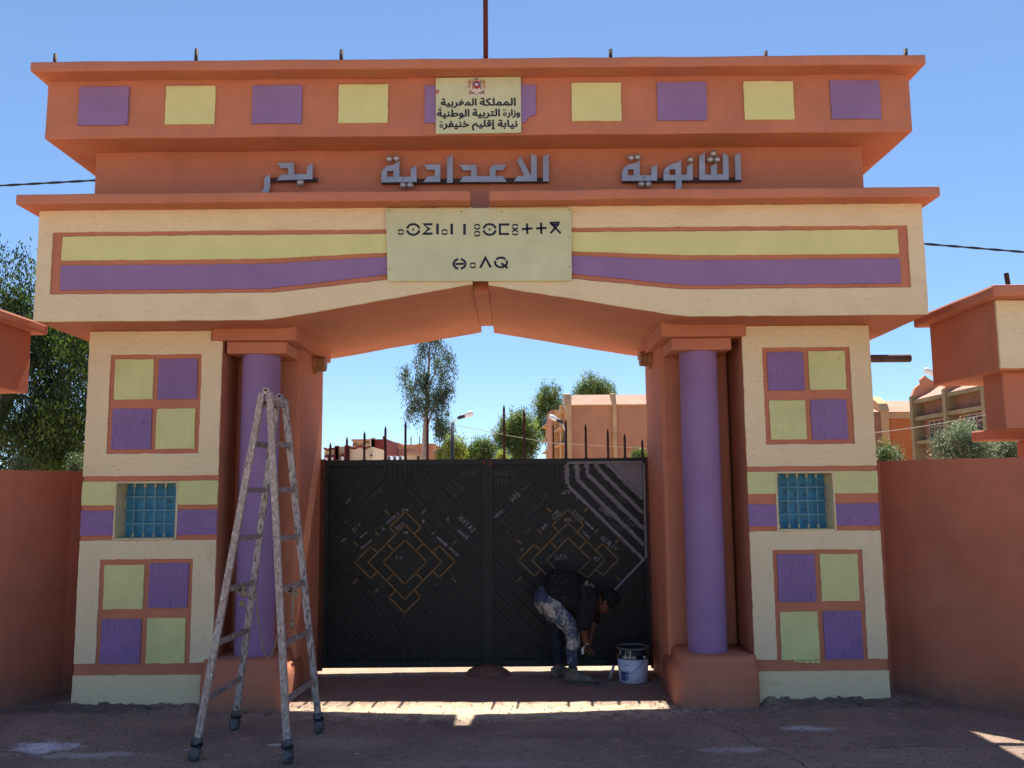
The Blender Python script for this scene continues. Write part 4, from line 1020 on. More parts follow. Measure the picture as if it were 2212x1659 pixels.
obj('wire_handle', tube([(bx - .142, by - .02, .28), (bx - .155, by - .03, .20), (bx - .175, by - .04, .13)], .0025, 6), IRON, bk, True)
obj('handle_grip', tube([(bx - .172, by - .04, .145), (bx - .215, by - .05, .035)], .0125, 10), mat('grey_grip', (.30, .27, .30), .6), bk, True)
obj('handle_lug', tube([(bx + .143 * math.sin(.62), by - .143 * math.cos(.62), .225), (bx + .152 * math.sin(.62), by - .152 * math.cos(.62), .225)], .009, 10), LAMPW, bk)

# ------------------------------------------------------------------ the painter
ZP = zm(2050, 2200, 550 / 1659)
def pp(a, b, Y=7.86): return at(*ZP(a, b), Y)
man = thing('person', 'painter in black shirt and paint-stained jeans bending down at the right gate leaf', 'person', (.78, 7.88, 0))
def skinned(name, chains, root, mt_, parent, sub=2, amp=0):
    """chains: lists of (point, radius or (rx, ry)); shared points are merged"""
    verts, rads, edges, idx = [], [], [], {}
    for ch in chains:
        prev = None
        for (p, r_) in ch:
            key = tuple(round(c, 4) for c in p)
            if key not in idx: idx[key] = len(verts); verts.append(Vector(p)); rads.append(r_ if isinstance(r_, tuple) else (r_, r_))
            i = idx[key]
            if prev is not None and prev != i: edges.append((prev, i))
            prev = i
    og = origin(parent)
    me = bpy.data.meshes.new(name); me.from_pydata([v - og for v in verts], edges, []); o = bpy.data.objects.new(name, me); C.objects.link(o); o.parent = parent
    sk = o.modifiers.new('skin', 'SKIN'); sk.use_smooth_shade = True
    for i, r_ in enumerate(rads):
        d = me.skin_vertices[0].data[i]; d.radius = r_; d.use_root = (i == root)
    o.modifiers.new('sub', 'SUBSURF').levels = sub; o.modifiers['sub'].render_levels = sub
    bpy.context.view_layer.update()
    dg = bpy.context.evaluated_depsgraph_get(); me2 = bpy.data.meshes.new_from_object(o.evaluated_get(dg))
    o.modifiers.clear(); o.data = me2; me2.materials.clear(); me2.materials.append(mt_)
    if amp:
        for v in me2.vertices: v.co += noise.noise_vector((v.co + og) * 18) * amp + noise.noise_vector((v.co + og) * 45) * (amp * .4)
    for f in me2.polygons: f.use_smooth = True
    return o
YN, YF = 7.79, 8.00
pel = pp(275, 385, 7.88); 
hipN = pp(300, 500, YN + .02); hipF = pp(300, 500, YF - .03)
kneeN = pp(625, 850, YN - .02); kneeF = pp(430, 850, YF)
ankN = pp(615, 1320, YN); ankF = pp(445, 1290, YF)
midb = pp(470, 345, 7.87); chest = pp(690, 390, 7.87); shb = pp(850, 415, 7.87)
shN = pp(830, 440, 7.70); shF = pp(830, 440, 8.03)
elN = pp(745, 780, 7.68); haN = pp(775, 985, 7.74)
elF = pp(880, 730, 8.05); haF = pp(810, 1010, 7.98)
neck = pp(930, 480, 7.86); head = pp(1010, 520, 7.86); crown = pp(1060, 490, 7.86)
def L3(a, b, t): return a.lerp(b, t)
# trousers
butt = pp(185, 350, 7.88)
trn = [(butt, (.07, .10)), (pel, (.12, .135)), (hipN, .112), (L3(hipN, kneeN, .4), .102), (L3(hipN, kneeN, .75), .082), (kneeN, .074), (L3(kneeN, ankN, .35), .066), (L3(kneeN, ankN, .75), .050), (L3(kneeN, ankN, .97), .054)]
trf = [(pel, (.12, .135)), (hipF, .105), (L3(hipF, kneeF, .4), .092), (L3(hipF, kneeF, .75), .066), (kneeF, .060), (L3(kneeF, ankF, .35), .057), (L3(kneeF, ankF, .75), .048), (L3(kneeF, ankF, .98), .050)]
body_ch = [[(pel, .10), (midb, .11), (chest, .12), (shb, .09), (neck, .048), (head, .075), (crown, .072)],
           [(pel, .10), (hipN, .075), (kneeN, .05), (ankN, .035), (ankN + Vector((.0, 0, -.05)), .035), (ankN + Vector((.13, -.01, -.075)), .028)],
           [(pel, .10), (hipF, .075), (kneeF, .05), (ankF, .035), (ankF + Vector((.0, 0, -.07)), .035), (ankF + Vector((.12, .0, -.085)), .028)],
           [(shb, .09), (shN, .06), (elN, .040), (haN, .026), (haN + Vector((.012, 0, -.035)), .030)],
           [(shb, .09), (shF, .06), (elF, .040), (haF, .026), (haF + Vector((.0, 0, -.035)), .030)]]
body = skinned('body', body_ch, 0, SKIN, man)
jt = skinned('jeans', [trn, trf], 1, DENIM, man, 2, .012)
jt.data.materials.append(DENIMD); jt.data.materials.append(DENIMP)
for f in jt.data.polygons:
    c = f.center + origin(man)
    if c.y > 7.925: f.material_index = 1
    elif c.x < pp(330, 0, 7.8).x and c.z > pp(0, 500, 7.8).z: f.material_index = 2
    elif c.z < pp(0, 1060, 7.8).z: f.material_index = 2
shirt = skinned('shirt', [[(pp(265, 335, 7.88), (.13, .16)), (pp(400, 340, 7.87), (.16, .185)), (midb.lerp(chest, .5) + Vector((0, 0, -.01)), (.178, .20)), (chest + Vector((0, 0, -.02)), (.178, .20)), (shb, (.135, .16)), (L3(shb, neck, .7), .062)],
                          [(shb, (.115, .15)), (shN, .098), (L3(shN, elN, .5), .082), (elN, .072), (L3(elN, haN, .3), .062)], [(shb, (.115, .15)), (shF, .08), (L3(shF, elF, .5), .064), (elF, .056), (L3(elF, haF, .2), .05)],
                          [(chest, (.150, .19)), (pp(700, 560, 7.84), (.085, .12)), (pp(690, 660, 7.80), (.05, .09))]], 0, SHIRT, man, 2, .016)
# hanging shirt front between torso and thigh is the last chain above
hd = bmesh.new(); bmesh.ops.create_uvsphere(hd, u_segments=24, v_segments=16, radius=1)
hair_bm = hd
ax = (crown - neck).normalized(); HC = pp(1035, 470, 7.86)
rot = Vector((0, 0, 1)).rotation_difference(ax).to_matrix()
for v in hd.verts: v.co = rot @ Vector((v.co.x * .088, v.co.y * .082, v.co.z * .098 + .01)) + HC
for v in hd.verts: v.co = wob(v.co, .006, 30)
obj('hair', hd, HAIR, man, True)
# face: brow, nose, lips, ear
fc = pp(975, 590, 7.86)
fm = bmesh.new(); bmesh.ops.create_uvsphere(fm, u_segments=16, v_segments=12, radius=1)
for v in fm.verts: v.co = Vector((v.co.x * .062, v.co.y * .060, v.co.z * .072)) + pp(985, 555, 7.86)
obj('face', fm, SKIN, man, True)
for (nm, p_, r3, mt_) in (('nose', pp(960, 640, 7.85), (.012, .010, .018), SKIN), ('ear', pp(1000, 520, 7.785), (.018, .008, .026), SKIN), ('eye', pp(985, 625, 7.825), (.008, .008, .006), HAIR), ('eye', pp(985, 625, 7.885), (.008, .008, .006), HAIR), ('mouth', pp(930, 615, 7.86), (.006, .020, .005), mat('lips', (.12, .035, .03), .5)), ('chin', pp(905, 590, 7.86), (.022, .026, .020), SKIN)):
    bm = bmesh.new(); bmesh.ops.create_uvsphere(bm, u_segments=10, v_segments=8, radius=1)
    for v in bm.verts: v.co = Vector((v.co.x * r3[0], v.co.y * r3[1], v.co.z * r3[2])) + p_
    obj(nm, bm, mt_, man, True)
for h, Yq in ((haN, -1), (haF, 1)):       # fingers curl around brush and rail
    c = h + Vector((.012, 0, -.04))
    for i, l in enumerate((.9, 1.0, .95, .78)):
        yo = (i - 1.5) * .017
        base = c + Vector((.014, yo, -.012)); m1 = base + Vector((.016, 0, -.030 * l)); m2 = m1 + Vector((-.012, 0, -.022 * l)); m3 = m2 + Vector((-.018, 0, .000))
        obj('finger', tube([c + Vector((.004, yo * .8, .0)), base, m1, m2, m3], [.0095, .0095, .0088, .008, .006], 7), SKIN, man, True)
    obj('thumb', tube([c + Vector((-.01, -.02 * 1, .01)), c + Vector((-.022, -.032, -.012)), c + Vector((-.016, -.030, -.036)), c + Vector((-.004, -.024, -.046))], [.011, .0105, .009, .007], 7), SKIN, man, True)
for k, (a_, yw, mt_) in enumerate(((ankN, YN, SHOE), (ankF, YF, SHOE))):
    toe = pp(870, 1478, yw) if k == 0 else pp(640, 1420, yw); heel = pp(575, 1440, yw) if k == 0 else pp(385, 1400, yw)
    heel.z = .035; toe.z = .028; Ls = .27
    tdir = Vector((1, -.10 if k == 0 else .05, 0)).normalized(); heel = Vector((a_.x - .045, yw, .04))
    prof = [(-.02, .030, .040), (.03, .040, .050), (.08, .038, .052), (.14, .043, .036), (.20, .044, .028), (.245, .034, .022), (.262, .016, .014)]
    bm = bmesh.new(); rings = []
    for (x, w, h) in prof:
        c = heel + tdir * x; c.z = .012 + h; sd_ = Vector((-tdir.y, tdir.x, 0))
        rings.append([bm.verts.new(c + sd_ * (w * math.cos(t)) + Vector((0, 0, h * math.sin(t)))) for t in [2 * math.pi * j / 16 for j in range(16)]])
    for i in range(len(rings) - 1):
        for j in range(16): bm.faces.new((rings[i][j], rings[i][(j + 1) % 16], rings[i + 1][(j + 1) % 16], rings[i + 1][j]))
    bm.faces.new(rings[0]); bm.faces.new(rings[-1])
    for v in bm.verts: v.co = wob(v.co, .006, 25)
    sh = obj('shoe', bm, mt_, man, True)
    bm = tube([a_ + Vector((0, 0, .02)), a_ + Vector((.002, 0, -.025)), Vector((a_.x + .005, yw, .075))], [.045, .047, .042], 14); obj('shoe_collar', bm, mt_, man, True)
    bm = bmesh.new(); rings = []
    for z in (.0, .016):
        rings.append([bm.verts.new(heel + tdir * x + Vector((-tdir.y, tdir.x, 0)) * (w * 1.04 * sg2) + Vector((0, 0, z - heel.z))) for sg2, lst in ((1, prof), (-1, prof[::-1])) for (x, w, h) in lst])
    n = len(rings[0])
    for j in range(n): bm.faces.new((rings[0][j], rings[0][(j + 1) % n], rings[1][(j + 1) % n], rings[1][j]))
    bm.faces.new(rings[0][::-1]); bm.faces.new(rings[1])
    obj('shoe_sole', bm, mat('sole', (.10, .085, .07), .9, .2, 20) if k == 0 else bpy.data.materials['sole'], sh)
pb_ = haN + Vector((-.03, -.02, -.04))
br = thing('paint_brush', 'small paint brush held in the hand of the bending painter', 'brush', pb_)
obj('handle', tube([pb_ + Vector((.05, 0, .03)), pb_ + Vector((0, 0, -.01))], [.007, .009], 8), WOODD, br)
obj('ferrule', box(pb_.x - .010, pb_.x + .008, pb_.y - .006, pb_.y + .006, pb_.z - .03, pb_.z - .008), CHROME, br)
obj('bristles', box(pb_.x - .011, pb_.x + .009, pb_.y - .006, pb_.y + .006, pb_.z - .062, pb_.z - .03), mat('bristle_grey', (.35, .35, .37), .8), br)

# ------------------------------------------------------------------ vegetation
def foliage(name, blobs, n, size, mt_, parent, seed, aspect=3.0, droop=.6, hollow=.55):
    rn = random.Random(seed); verts, faces = [], []
    tot = sum(b[3] * b[4] * b[5] for b in blobs); og = origin(parent); mi = []
    for (cx_, cy_, cz_, rx, ry, rz) in blobs:
        k_ = int(n * rx * ry * rz / tot)
        cl = max(3, k_ // 34)
        for c in range(cl):
            d = Vector((rn.gauss(0, 1), rn.gauss(0, 1), rn.gauss(0, 1))).normalized() * (hollow + (1 - hollow) * rn.random() ** .6) * rn.uniform(.75, 1.06)
            cc = Vector((cx_ + d.x * rx, cy_ + d.y * ry, cz_ + d.z * rz)); cr = size * rn.uniform(2.0, 5.0); shade = 0 if rn.random() < .6 else 1
            for j in range(34):
                gg = lambda q: max(-1.5, min(1.5, rn.gauss(0, 1))) * q
                o_ = Vector((gg(.34), gg(.34), gg(.55) - (rn.random() * droop))) * cr
                p = cc + o_; l = size * rn.uniform(.6, 1.35); w = l / aspect
                a = Vector((rn.gauss(0, 1), rn.gauss(0, 1), rn.gauss(0, 1) - droop * 2)).normalized(); b = a.cross(Vector((rn.gauss(0, 1), rn.gauss(0, 1), rn.gauss(0, 1)))).normalized()
                i0 = len(verts); q = p - og
                verts += [q - a * (l / 2), q + b * (w / 2), q + a * (l / 2), q - b * (w / 2)]; faces.append((i0, i0 + 1, i0 + 2, i0 + 3)); mi.append(shade)
    me = bpy.data.meshes.new(name); me.from_pydata([tuple(v) for v in verts], [], faces)
    for q in (mt_ if isinstance(mt_, (list, tuple)) else [mt_]): me.materials.append(q)
    if isinstance(mt_, (list, tuple)) and len(mt_) > 1: me.polygons.foreach_set('material_index', mi)
    o = bpy.data.objects.new(name, me); C.objects.link(o); o.parent = parent; return o
BARK = mat('bark', (.17, .12, .09), .9, .2, 6, [((9, 9, 3), .7, .03)]); BARKP = mat('pale_bark', (.42, .32, .25), .85, .2, 4, [((9, 9, 3), .5, .02)])
LD = leaf_mat('pepper_leaf', (.024, .045, .016), .4); LD2 = leaf_mat('pepper_leaf_pale', (.095, .145, .035), .5)
LE = leaf_mat('eucalyptus_leaf', (.045, .07, .04), .3); LE2 = leaf_mat('eucalyptus_leaf_pale', (.13, .17, .09), .4)
LG = leaf_mat('bright_leaf', (.075, .115, .03), .45); LG2 = leaf_mat('bright_leaf_pale', (.18, .225, .07), .5)
LO = leaf_mat('olive_leaf', (.12, .16, .085), .3); LO2 = leaf_mat('olive_leaf_pale', (.30, .34, .22), .3)
LY_ = leaf_mat('yellow_leaf', (.27, .29, .06), .45)
def limbs(root, tips, r0, mt_, parent, name='trunk', rn=random.Random(8)):
    bm = bmesh.new()
    for (base, tip, ra, rb_) in tips:
        base, tip = Vector(base), Vector(tip); n = 7; pts = [base.lerp(tip, i / n) + noise.noise_vector(Vector((i * .6, tip.x, tip.z))) * ((tip - base).length * .035 if 0 < i < n else 0) for i in range(n + 1)]
        tube_bm(bm, pts, [ra + (rb_ - ra) * i / n for i in range(n + 1)], 8)
    return obj(name, bm, mt_, parent, True)
# big drooping pepper tree on the left
tr = thing('pepper_tree', 'big dark drooping tree behind the wall at the left edge', 'tree', (-9.3, 15.5, 0))
limbs(None, [((-9.3, 15.5, -.1), (-9.1, 15.5, 2.6), .26, .19), ((-9.1, 15.5, 2.6), (-8.2, 15.2, 4.9), .15, .04), ((-9.1, 15.5, 2.6), (-9.8, 15.6, 5.6), .16, .05), ((-9.1, 15.5, 2.5), (-7.5, 15.2, 3.4), .12, .03), ((-9.1, 15.5, 2.6), (-10.8, 15.6, 4.6), .14, .04), ((-8.6, 15.4, 3.8), (-7.2, 15.2, 4.6), .07, .02)], .2, BARK, tr)
rn = random.Random(77); env = [(-9.3, 5.1, 1.5, 1.3), (-8.2, 4.3, 1.5, 1.5), (-7.4, 3.6, 1.0, 1.3), (-8.6, 3.1, 1.5, 1.1), (-10.2, 4.0, 1.6, 1.6), (-9.6, 2.7, 1.2, .9), (-7.9, 2.7, .9, .7)]
bl = []
for k in range(150):
    e_ = rn.choice(env); a_ = rn.random() * 6.283; q_ = rn.random() ** .5
    r_ = rn.uniform(.20, .46); bl.append((e_[0] + math.cos(a_) * q_ * e_[2], 15.5 + rn.uniform(-1.1, 1.3), e_[1] + math.sin(a_) * q_ * e_[3], r_, r_, r_ * rn.uniform(1.0, 1.7)))
foliage('crown', bl, 88000, .085, [LD, LD2], tr, 11, 3.4, .9, .1)
# eucalyptus in the arch
tr = thing('eucalyptus_tree', 'tall slender eucalyptus with pale trunk seen through the arch', 'tree', (-3.55, 38, 0))
limbs(None, [((-3.55, 38, -.1), (-3.5, 38, 5.0), .13, .09), ((-3.5, 38, 5.0), (-3.35, 38, 8.9), .09, .02), ((-3.5, 38, 4.3), (-2.9, 38, 6.2), .04, .01), ((-3.5, 38, 4.6), (-4.2, 38, 6.0), .04, .01), ((-3.45, 38, 5.5), (-4.1, 38, 7.4), .04, .01), ((-3.4, 38, 6.2), (-2.7, 38, 8.0), .04, .01)], .1, BARKP, tr)
rn = random.Random(5); env = [(-3.45, 7.9, .75, .9), (-2.95, 7.0, .7, .8), (-4.1, 6.7, .75, .7), (-3.5, 6.3, .8, .6), (-2.85, 6.0, .6, .6), (-4.0, 5.3, .5, .5), (-3.1, 5.1, .55, .5), (-2.7, 4.6, .4, .5), (-3.5, 8.7, .5, .6)]
bl = []
for k in range(85):
    e_ = env[k % 9]; a_ = rn.random() * 6.283; q_ = rn.random() ** .5; r_ = rn.uniform(.10, .24)
    bl.append((e_[0] + math.cos(a_) * q_ * e_[2], 38 + rn.uniform(-.6, .6), e_[1] + math.sin(a_) * q_ * e_[3], r_, r_, r_ * rn.uniform(1.1, 2.0)))
foliage('crown', bl, 17000, .115, [LE, LE2], tr, 12, 3.4, .9, .1)
def tree(name, label, u0, v0, u1, v1, Y, seed, mats, n, size, cat='tree', group=None, droop=.4, aspect=2.5, lobes=7, ground=True):
    """tree whose crown fills the measured box; trunk down to the ground"""
    a, b = at(u0, v0, Y), at(u1, v1, Y); cx_, cz_ = (a.x + b.x) / 2, (a.z + b.z) / 2; rx, rz = abs(b.x - a.x) / 2, abs(a.z - b.z) / 2
    t = thing(name, label, cat, (cx_, Y, 0), group); rn = random.Random(seed); bl = [(cx_, Y, cz_, rx * .72, rx * .6, rz * .72)]
    for k in range(lobes * 2): 
        an = 2 * math.pi * rn.random(); q = rn.uniform(.16, .30); rr_ = rn.uniform(.35, 1.0)
        bl.append((cx_ + math.cos(an) * rx * (1 - q) * rr_, Y + rn.uniform(-.5, .5) * rx, cz_ + math.sin(an) * rz * (1 - q) * rr_, rx * q, rx * q, rz * q))
    for k in range(lobes):
        an = 2 * math.pi * k / lobes + rn.uniform(-.3, .3); q = rn.uniform(.36, .52)
        bl.append((cx_ + math.cos(an) * rx * (1 - q), Y + rn.uniform(-.4, .4) * rx, cz_ + math.sin(an) * rz * (1 - q), rx * q, rx * q, rz * q))
    tips = [((cx_, Y, -.1), (cx_ + rx * .05, Y, max(.5, cz_ - rz * .4)), .035 * (cz_ + rz) + .02, .03 * rz + .02)]
    for k in range(5): tips.append(((cx_ + rx * .05, Y, max(.5, cz_ - rz * .4)), (cx_ + rx * rn.uniform(-.7, .7), Y + rn.uniform(-.4, .4), cz_ + rz * rn.uniform(0, .7)), .02 * rz + .015, .008))
    limbs(None, tips, .1, BARK, t); foliage('crown', bl, n, size, mats, t, seed, aspect, droop, .3)
    return t
tree('leafy_tree', 'broad green tree standing left of the flat roofed school block', 1060, 880, 1178, 1010, 42, 21, [LG, LG2], 23100, 0.102, droop=.5)
tree('leafy_tree', 'upper tree crown with drooping branches above the corner of the school block', 1140, 820, 1235, 960, 60, 22, [LG, LG2], 14700, 0.129, droop=.9)
tree('leafy_tree', 'round tree crown rising over the roof of the school block', 1232, 800, 1338, 900, 66, 23, [LG, LG2], 16800, 0.136, droop=.6)
tree('low_tree', 'low green shrubby tree right of the lamp post', 990, 940, 1085, 1020, 40, 24, [LG, LG2], 9450, 0.095)
tree('low_tree', 'small pale yellow-green tree just behind the lamp post', 955, 930, 1010, 1020, 36, 25, [LG2, LY_], 7350, 0.088, droop=.8)
tree('low_tree', 'small yellowish bush left of the lamp post', 938, 958, 978, 1020, 37, 26, [LG2, LY_], 3780, 0.082)
tree('low_tree', 'bright lime bush low between the gate spikes', 1072, 975, 1100, 1015, 30, 27, [LY_, LG2], 3360, 0.061)
tree('low_tree', 'small dark green bush beside the right jamb', 1362, 968, 1400, 1020, 24, 28, [LG, LD2], 5250, 0.054)
tree('olive_tree', 'silvery olive tree above the right wall, before the school windows', 2018, 912, 2150, 1040, 14.5, 29, [LO, LO2], 17000, .055, aspect=3.5, droop=-.3)
tree('olive_tree', 'lower silvery olive bush cut by the right edge', 2115, 940, 2260, 1050, 15, 30, [LO, LO2], 14000, .055, aspect=3.5, droop=-.2)
tree('shrub', 'small green shrub behind the right wall next to the pier', 1880, 978, 1952, 1040, 13, 31, [LG, LO2], 7000, .05, 'shrub', aspect=3.5, droop=-.5)
tree('shrub', 'pale shrub behind the left wall under the big tree', 150, 992, 190, 1060, 13.5, 32, [LO, LG], 4000, .05, 'shrub', aspect=3.5, droop=-.3)
tree('shrub', 'pale shrub low under the left part of the big tree', 28, 992, 62, 1060, 14, 33, [LO, LG], 3000, .05, 'shrub', aspect=3.5, droop=-.3)

# ------------------------------------------------------------------ buildings behind
BO = mat('school_terracotta', (.54, .25, .135), .85, .06, 1.2, SM); BT = mat('school_trim', (.58, .37, .18), .85, .08, 1.5, SM); BR = mat('roof_render', (.46, .25, .175), .85, .08, 1.0, SM)
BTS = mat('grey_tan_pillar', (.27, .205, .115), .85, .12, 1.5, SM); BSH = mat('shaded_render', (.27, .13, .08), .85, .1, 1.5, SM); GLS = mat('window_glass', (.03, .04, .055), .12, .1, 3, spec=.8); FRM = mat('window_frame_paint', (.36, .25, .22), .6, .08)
BC = mat('house_cream', (.62, .50, .33), .85, .05, 1.0, SM); BM = mat('house_maroon', (.20, .035, .03), .85, .06, 1.0, SM); BP = mat('house_pink', (.47, .26, .19), .85, .06, 1.0, SM)
# flat-roofed school block in the arch
sb = thing('school_block', 'terracotta school block with pale pilasters seen through the arch at right', 'building', (12, 50, 0))
def foot(poly, z0, z1):
    bm = bmesh.new(); lo = [bm.verts.new((x, y, z0)) for x, y in poly]; hi = [bm.verts.new((x, y, z1)) for x, y in poly]; n = len(poly)
    for i in range(n): bm.faces.new((lo[i], lo[(i + 1) % n], hi[(i + 1) % n], hi[i]))
    bm.faces.new(lo[::-1]); bm.faces.new(hi); return bm
obj('wall', foot([(3.05, 45), (16, 45), (16, 58), (2.5, 58)], -.1, 5.93), BO, sb)
bm = bmesh.new(); vs = [bm.verts.new(p) for p in ((3.30, 44.95, 5.95), (16, 44.95, 5.95), (16, 46.2, 6.62), (3.55, 46.2, 6.62), (3.3, 57, 5.95), (16, 57, 5.95), (16, 56, 6.62), (3.5, 56, 6.62))]
for f in ((0, 1, 2, 3), (3, 2, 6, 7), (7, 6, 5, 4), (0, 3, 7, 4)): bm.faces.new([vs[i] for i in f])
obj('roof', bm, BR, sb)
obj('eave', box(3.3, 16, 44.88, 45.0, 5.90, 5.97), BT, sb)
for (xa, xb) in ((3.03, 3.36), (5.50, 5.70), (7.75, 7.95), (10.0, 10.2)):
    obj('pilaster', box(xa, xb, 44.82, 45.05, -.1, 6.02), BT, sb)
    bm = bmesh.new(); P_ = [(44.82, 6.02), (45.1, 6.55), (46.1, 6.68), (46.2, 6.1)]
    l = [bm.verts.new((xa, y, z)) for y, z in P_]; r_ = [bm.verts.new((xb, y, z)) for y, z in P_]
    bm.faces.new(l); bm.faces.new(r_[::-1])
    for i in range(4): bm.faces.new((l[i], l[(i + 1) % 4], r_[(i + 1) % 4], r_[i]))
    obj('pilaster_cap', bm, BT, sb)
def onside(t, z, off=0): return Vector((3.05 - .55 * t - off, 45 + 13 * t, z))
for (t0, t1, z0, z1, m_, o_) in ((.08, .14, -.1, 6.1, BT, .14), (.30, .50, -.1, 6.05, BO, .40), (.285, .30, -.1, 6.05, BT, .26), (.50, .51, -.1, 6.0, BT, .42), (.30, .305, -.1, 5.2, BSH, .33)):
    bm = bmesh.new(); q = [onside(t0, z0), onside(t1, z0), onside(t1, z0, o_), onside(t0, z0, o_)]
    lo = [bm.verts.new(p) for p in q]; hi = [bm.verts.new(p + Vector((0, 0, z1 - z0))) for p in q]
    for i in range(4): bm.faces.new((lo[i], lo[(i + 1) % 4], hi[(i + 1) % 4], hi[i]))
    bm.faces.new(lo[::-1]); bm.faces.new(hi); obj('side_bay', bm, m_, sb)
for t0, t1 in ((.0, .28), (.55, .98)):
    for z in (2.35, 3.9, 4.75, 5.6):
        bm = bmesh.new(); q = [onside(t0, z), onside(t1, z), onside(t1, z, .28), onside(t0, z, .28)]
        lo = [bm.verts.new(p) for p in q]; hi = [bm.verts.new(p + Vector((0, 0, .09))) for p in q]
        for i in range(4): bm.faces.new((lo[i], lo[(i + 1) % 4], hi[(i + 1) % 4], hi[i]))
        bm.faces.new(lo[::-1]); bm.faces.new(hi); obj('sun_shade', bm, BT, sb)
    bm = bmesh.new(); bm.faces.new([bm.verts.new(onside(t, z, .02)) for t, z in ((t0 + .03, 4.0), (t1 - .03, 4.0), (t1 - .03, 4.7), (t0 + .03, 4.7))]); obj('window', bm, GLS, sb)
# school wing at the right: its long side runs away from the camera
sw = thing('school_wing', 'school wing with grey-brown bays and two window bands above the olive tree', 'building', (19, 31, 0))
XW = 16.12
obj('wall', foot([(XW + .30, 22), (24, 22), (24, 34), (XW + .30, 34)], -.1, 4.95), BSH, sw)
for y in (34, 31.4, 28.8, 26.2):
    obj('pillar', box(XW - .10, XW + .32, y - .11, y + .11, -.1, 5.15), BTS, sw)
    bm = extrude_y([(XW - .10, 5.1), (XW + .35, 5.05), (XW + 1.6, 5.1), (XW + 1.6, 5.62), (XW + .95, 5.66), (XW + .62, 5.86), (XW + .50, 5.98), (XW + .30, 5.80), (XW + .34, 5.68), (XW + .08, 5.48)], y - .08, y + .08)
    obj('roof_fin', bm, BO, sw)
for k, y in enumerate((31.4, 28.8, 26.2)):
    ya, yb = y + .11, y + 2.49
    obj('eave_beam', box(XW - .02, XW + .30, ya, yb, 4.86, 5.0), BTS, sw); obj('floor_beam', box(XW - .04, XW + .30, ya, yb, 4.18, 4.32), BTS, sw); obj('sill_beam', box(XW - .04, XW + .30, ya, yb, 3.26, 3.38), BTS, sw)
    bm = bmesh.new(); vs = [bm.verts.new(p) for p in ((XW, ya, 5.0), (XW, yb, 5.0), (XW + 1.1, yb, 5.6), (XW + 1.1, ya, 5.6))]; bm.faces.new(vs); obj('roof_slope', bm, BR, sw)
    w0, w1 = ya + .10, yb - .62
    wf = bmesh.new()
    for (a_, b_, c_, d_) in ((w0, w1, 3.40, 3.46), (w0, w1, 4.08, 4.14), (w0, w1, 3.84, 3.90)): add_box(wf, XW + .22, XW + .29, a_, b_, c_, d_)
    for i in range(5): yy = w0 + (w1 - w0) * i / 4; add_box(wf, XW + .22, XW + .29, yy - .03, yy + .03, 3.46, 4.08)
    wo_ = obj('window', wf, FRM, sw)
    for i in range(4):
        ya_, yb_ = w0 + (w1 - w0) * i / 4, w0 + (w1 - w0) * (i + 1) / 4
        obj('pane', box(XW + .25, XW + .27, ya_ + .03, yb_ - .03, 3.46, 3.84), GLS, wo_); obj('pane', box(XW + .25, XW + .27, ya_ + .03, yb_ - .03, 3.90, 4.08), GLS, wo_)
# farther hall between the pier and the wing
fh = thing('school_hall', 'orange gabled school hall between the pier and the school wing', 'building', (17.6, 43, 0))
obj('wall', box(15.0, 24.5, 40.2, 46, -.1, 5.05), mat('bright_terracotta', (.50, .17, .055), .85, .06, 1.0, SM), fh)
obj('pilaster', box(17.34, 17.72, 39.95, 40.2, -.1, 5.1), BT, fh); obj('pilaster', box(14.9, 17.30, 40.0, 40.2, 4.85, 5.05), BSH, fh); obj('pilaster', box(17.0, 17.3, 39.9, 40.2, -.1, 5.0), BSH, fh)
obj('head_beam', box(17.72, 20, 40.1, 40.2, 4.75, 5.05), BT, fh)
bm = bmesh.new(); vs = [bm.verts.new(p) for p in ((14.9, 40.0, 5.05), (24.5, 40.0, 5.05), (24.5, 42, 5.75), (14.9, 42, 5.75), (24.5, 46, 5.05), (14.9, 46, 5.05))]
bm.faces.new(vs[:4]); bm.faces.new((vs[3], vs[2], vs[4], vs[5])); obj('roof', bm, BR, fh)
bm = bmesh.new(); l = [bm.verts.new((17.32, y, z)) for y, z in ((39.9, 5.08), (40.1, 5.45), (40.9, 5.85), (42, 5.9), (42, 5.1))]; r_ = [bm.verts.new((17.75, v.co.y, v.co.z)) for v in l]
bm.faces.new(l); bm.faces.new(r_[::-1])
for i in range(5): bm.faces.new((l[i], l[(i + 1) % 5], r_[(i + 1) % 5], r_[i]))
obj('roof_fin', bm, BT, fh)
w_ = obj('window', box(15.9, 16.95, 40.05, 40.15, 3.3, 4.3), FRM, fh)
for i in range(2):
    for j in range(2): obj('pane', box(15.95 + i * .5, 16.40 + i * .5, 40.03, 40.06, 3.35 + j * .48, 3.78 + j * .48), GLS, w_)
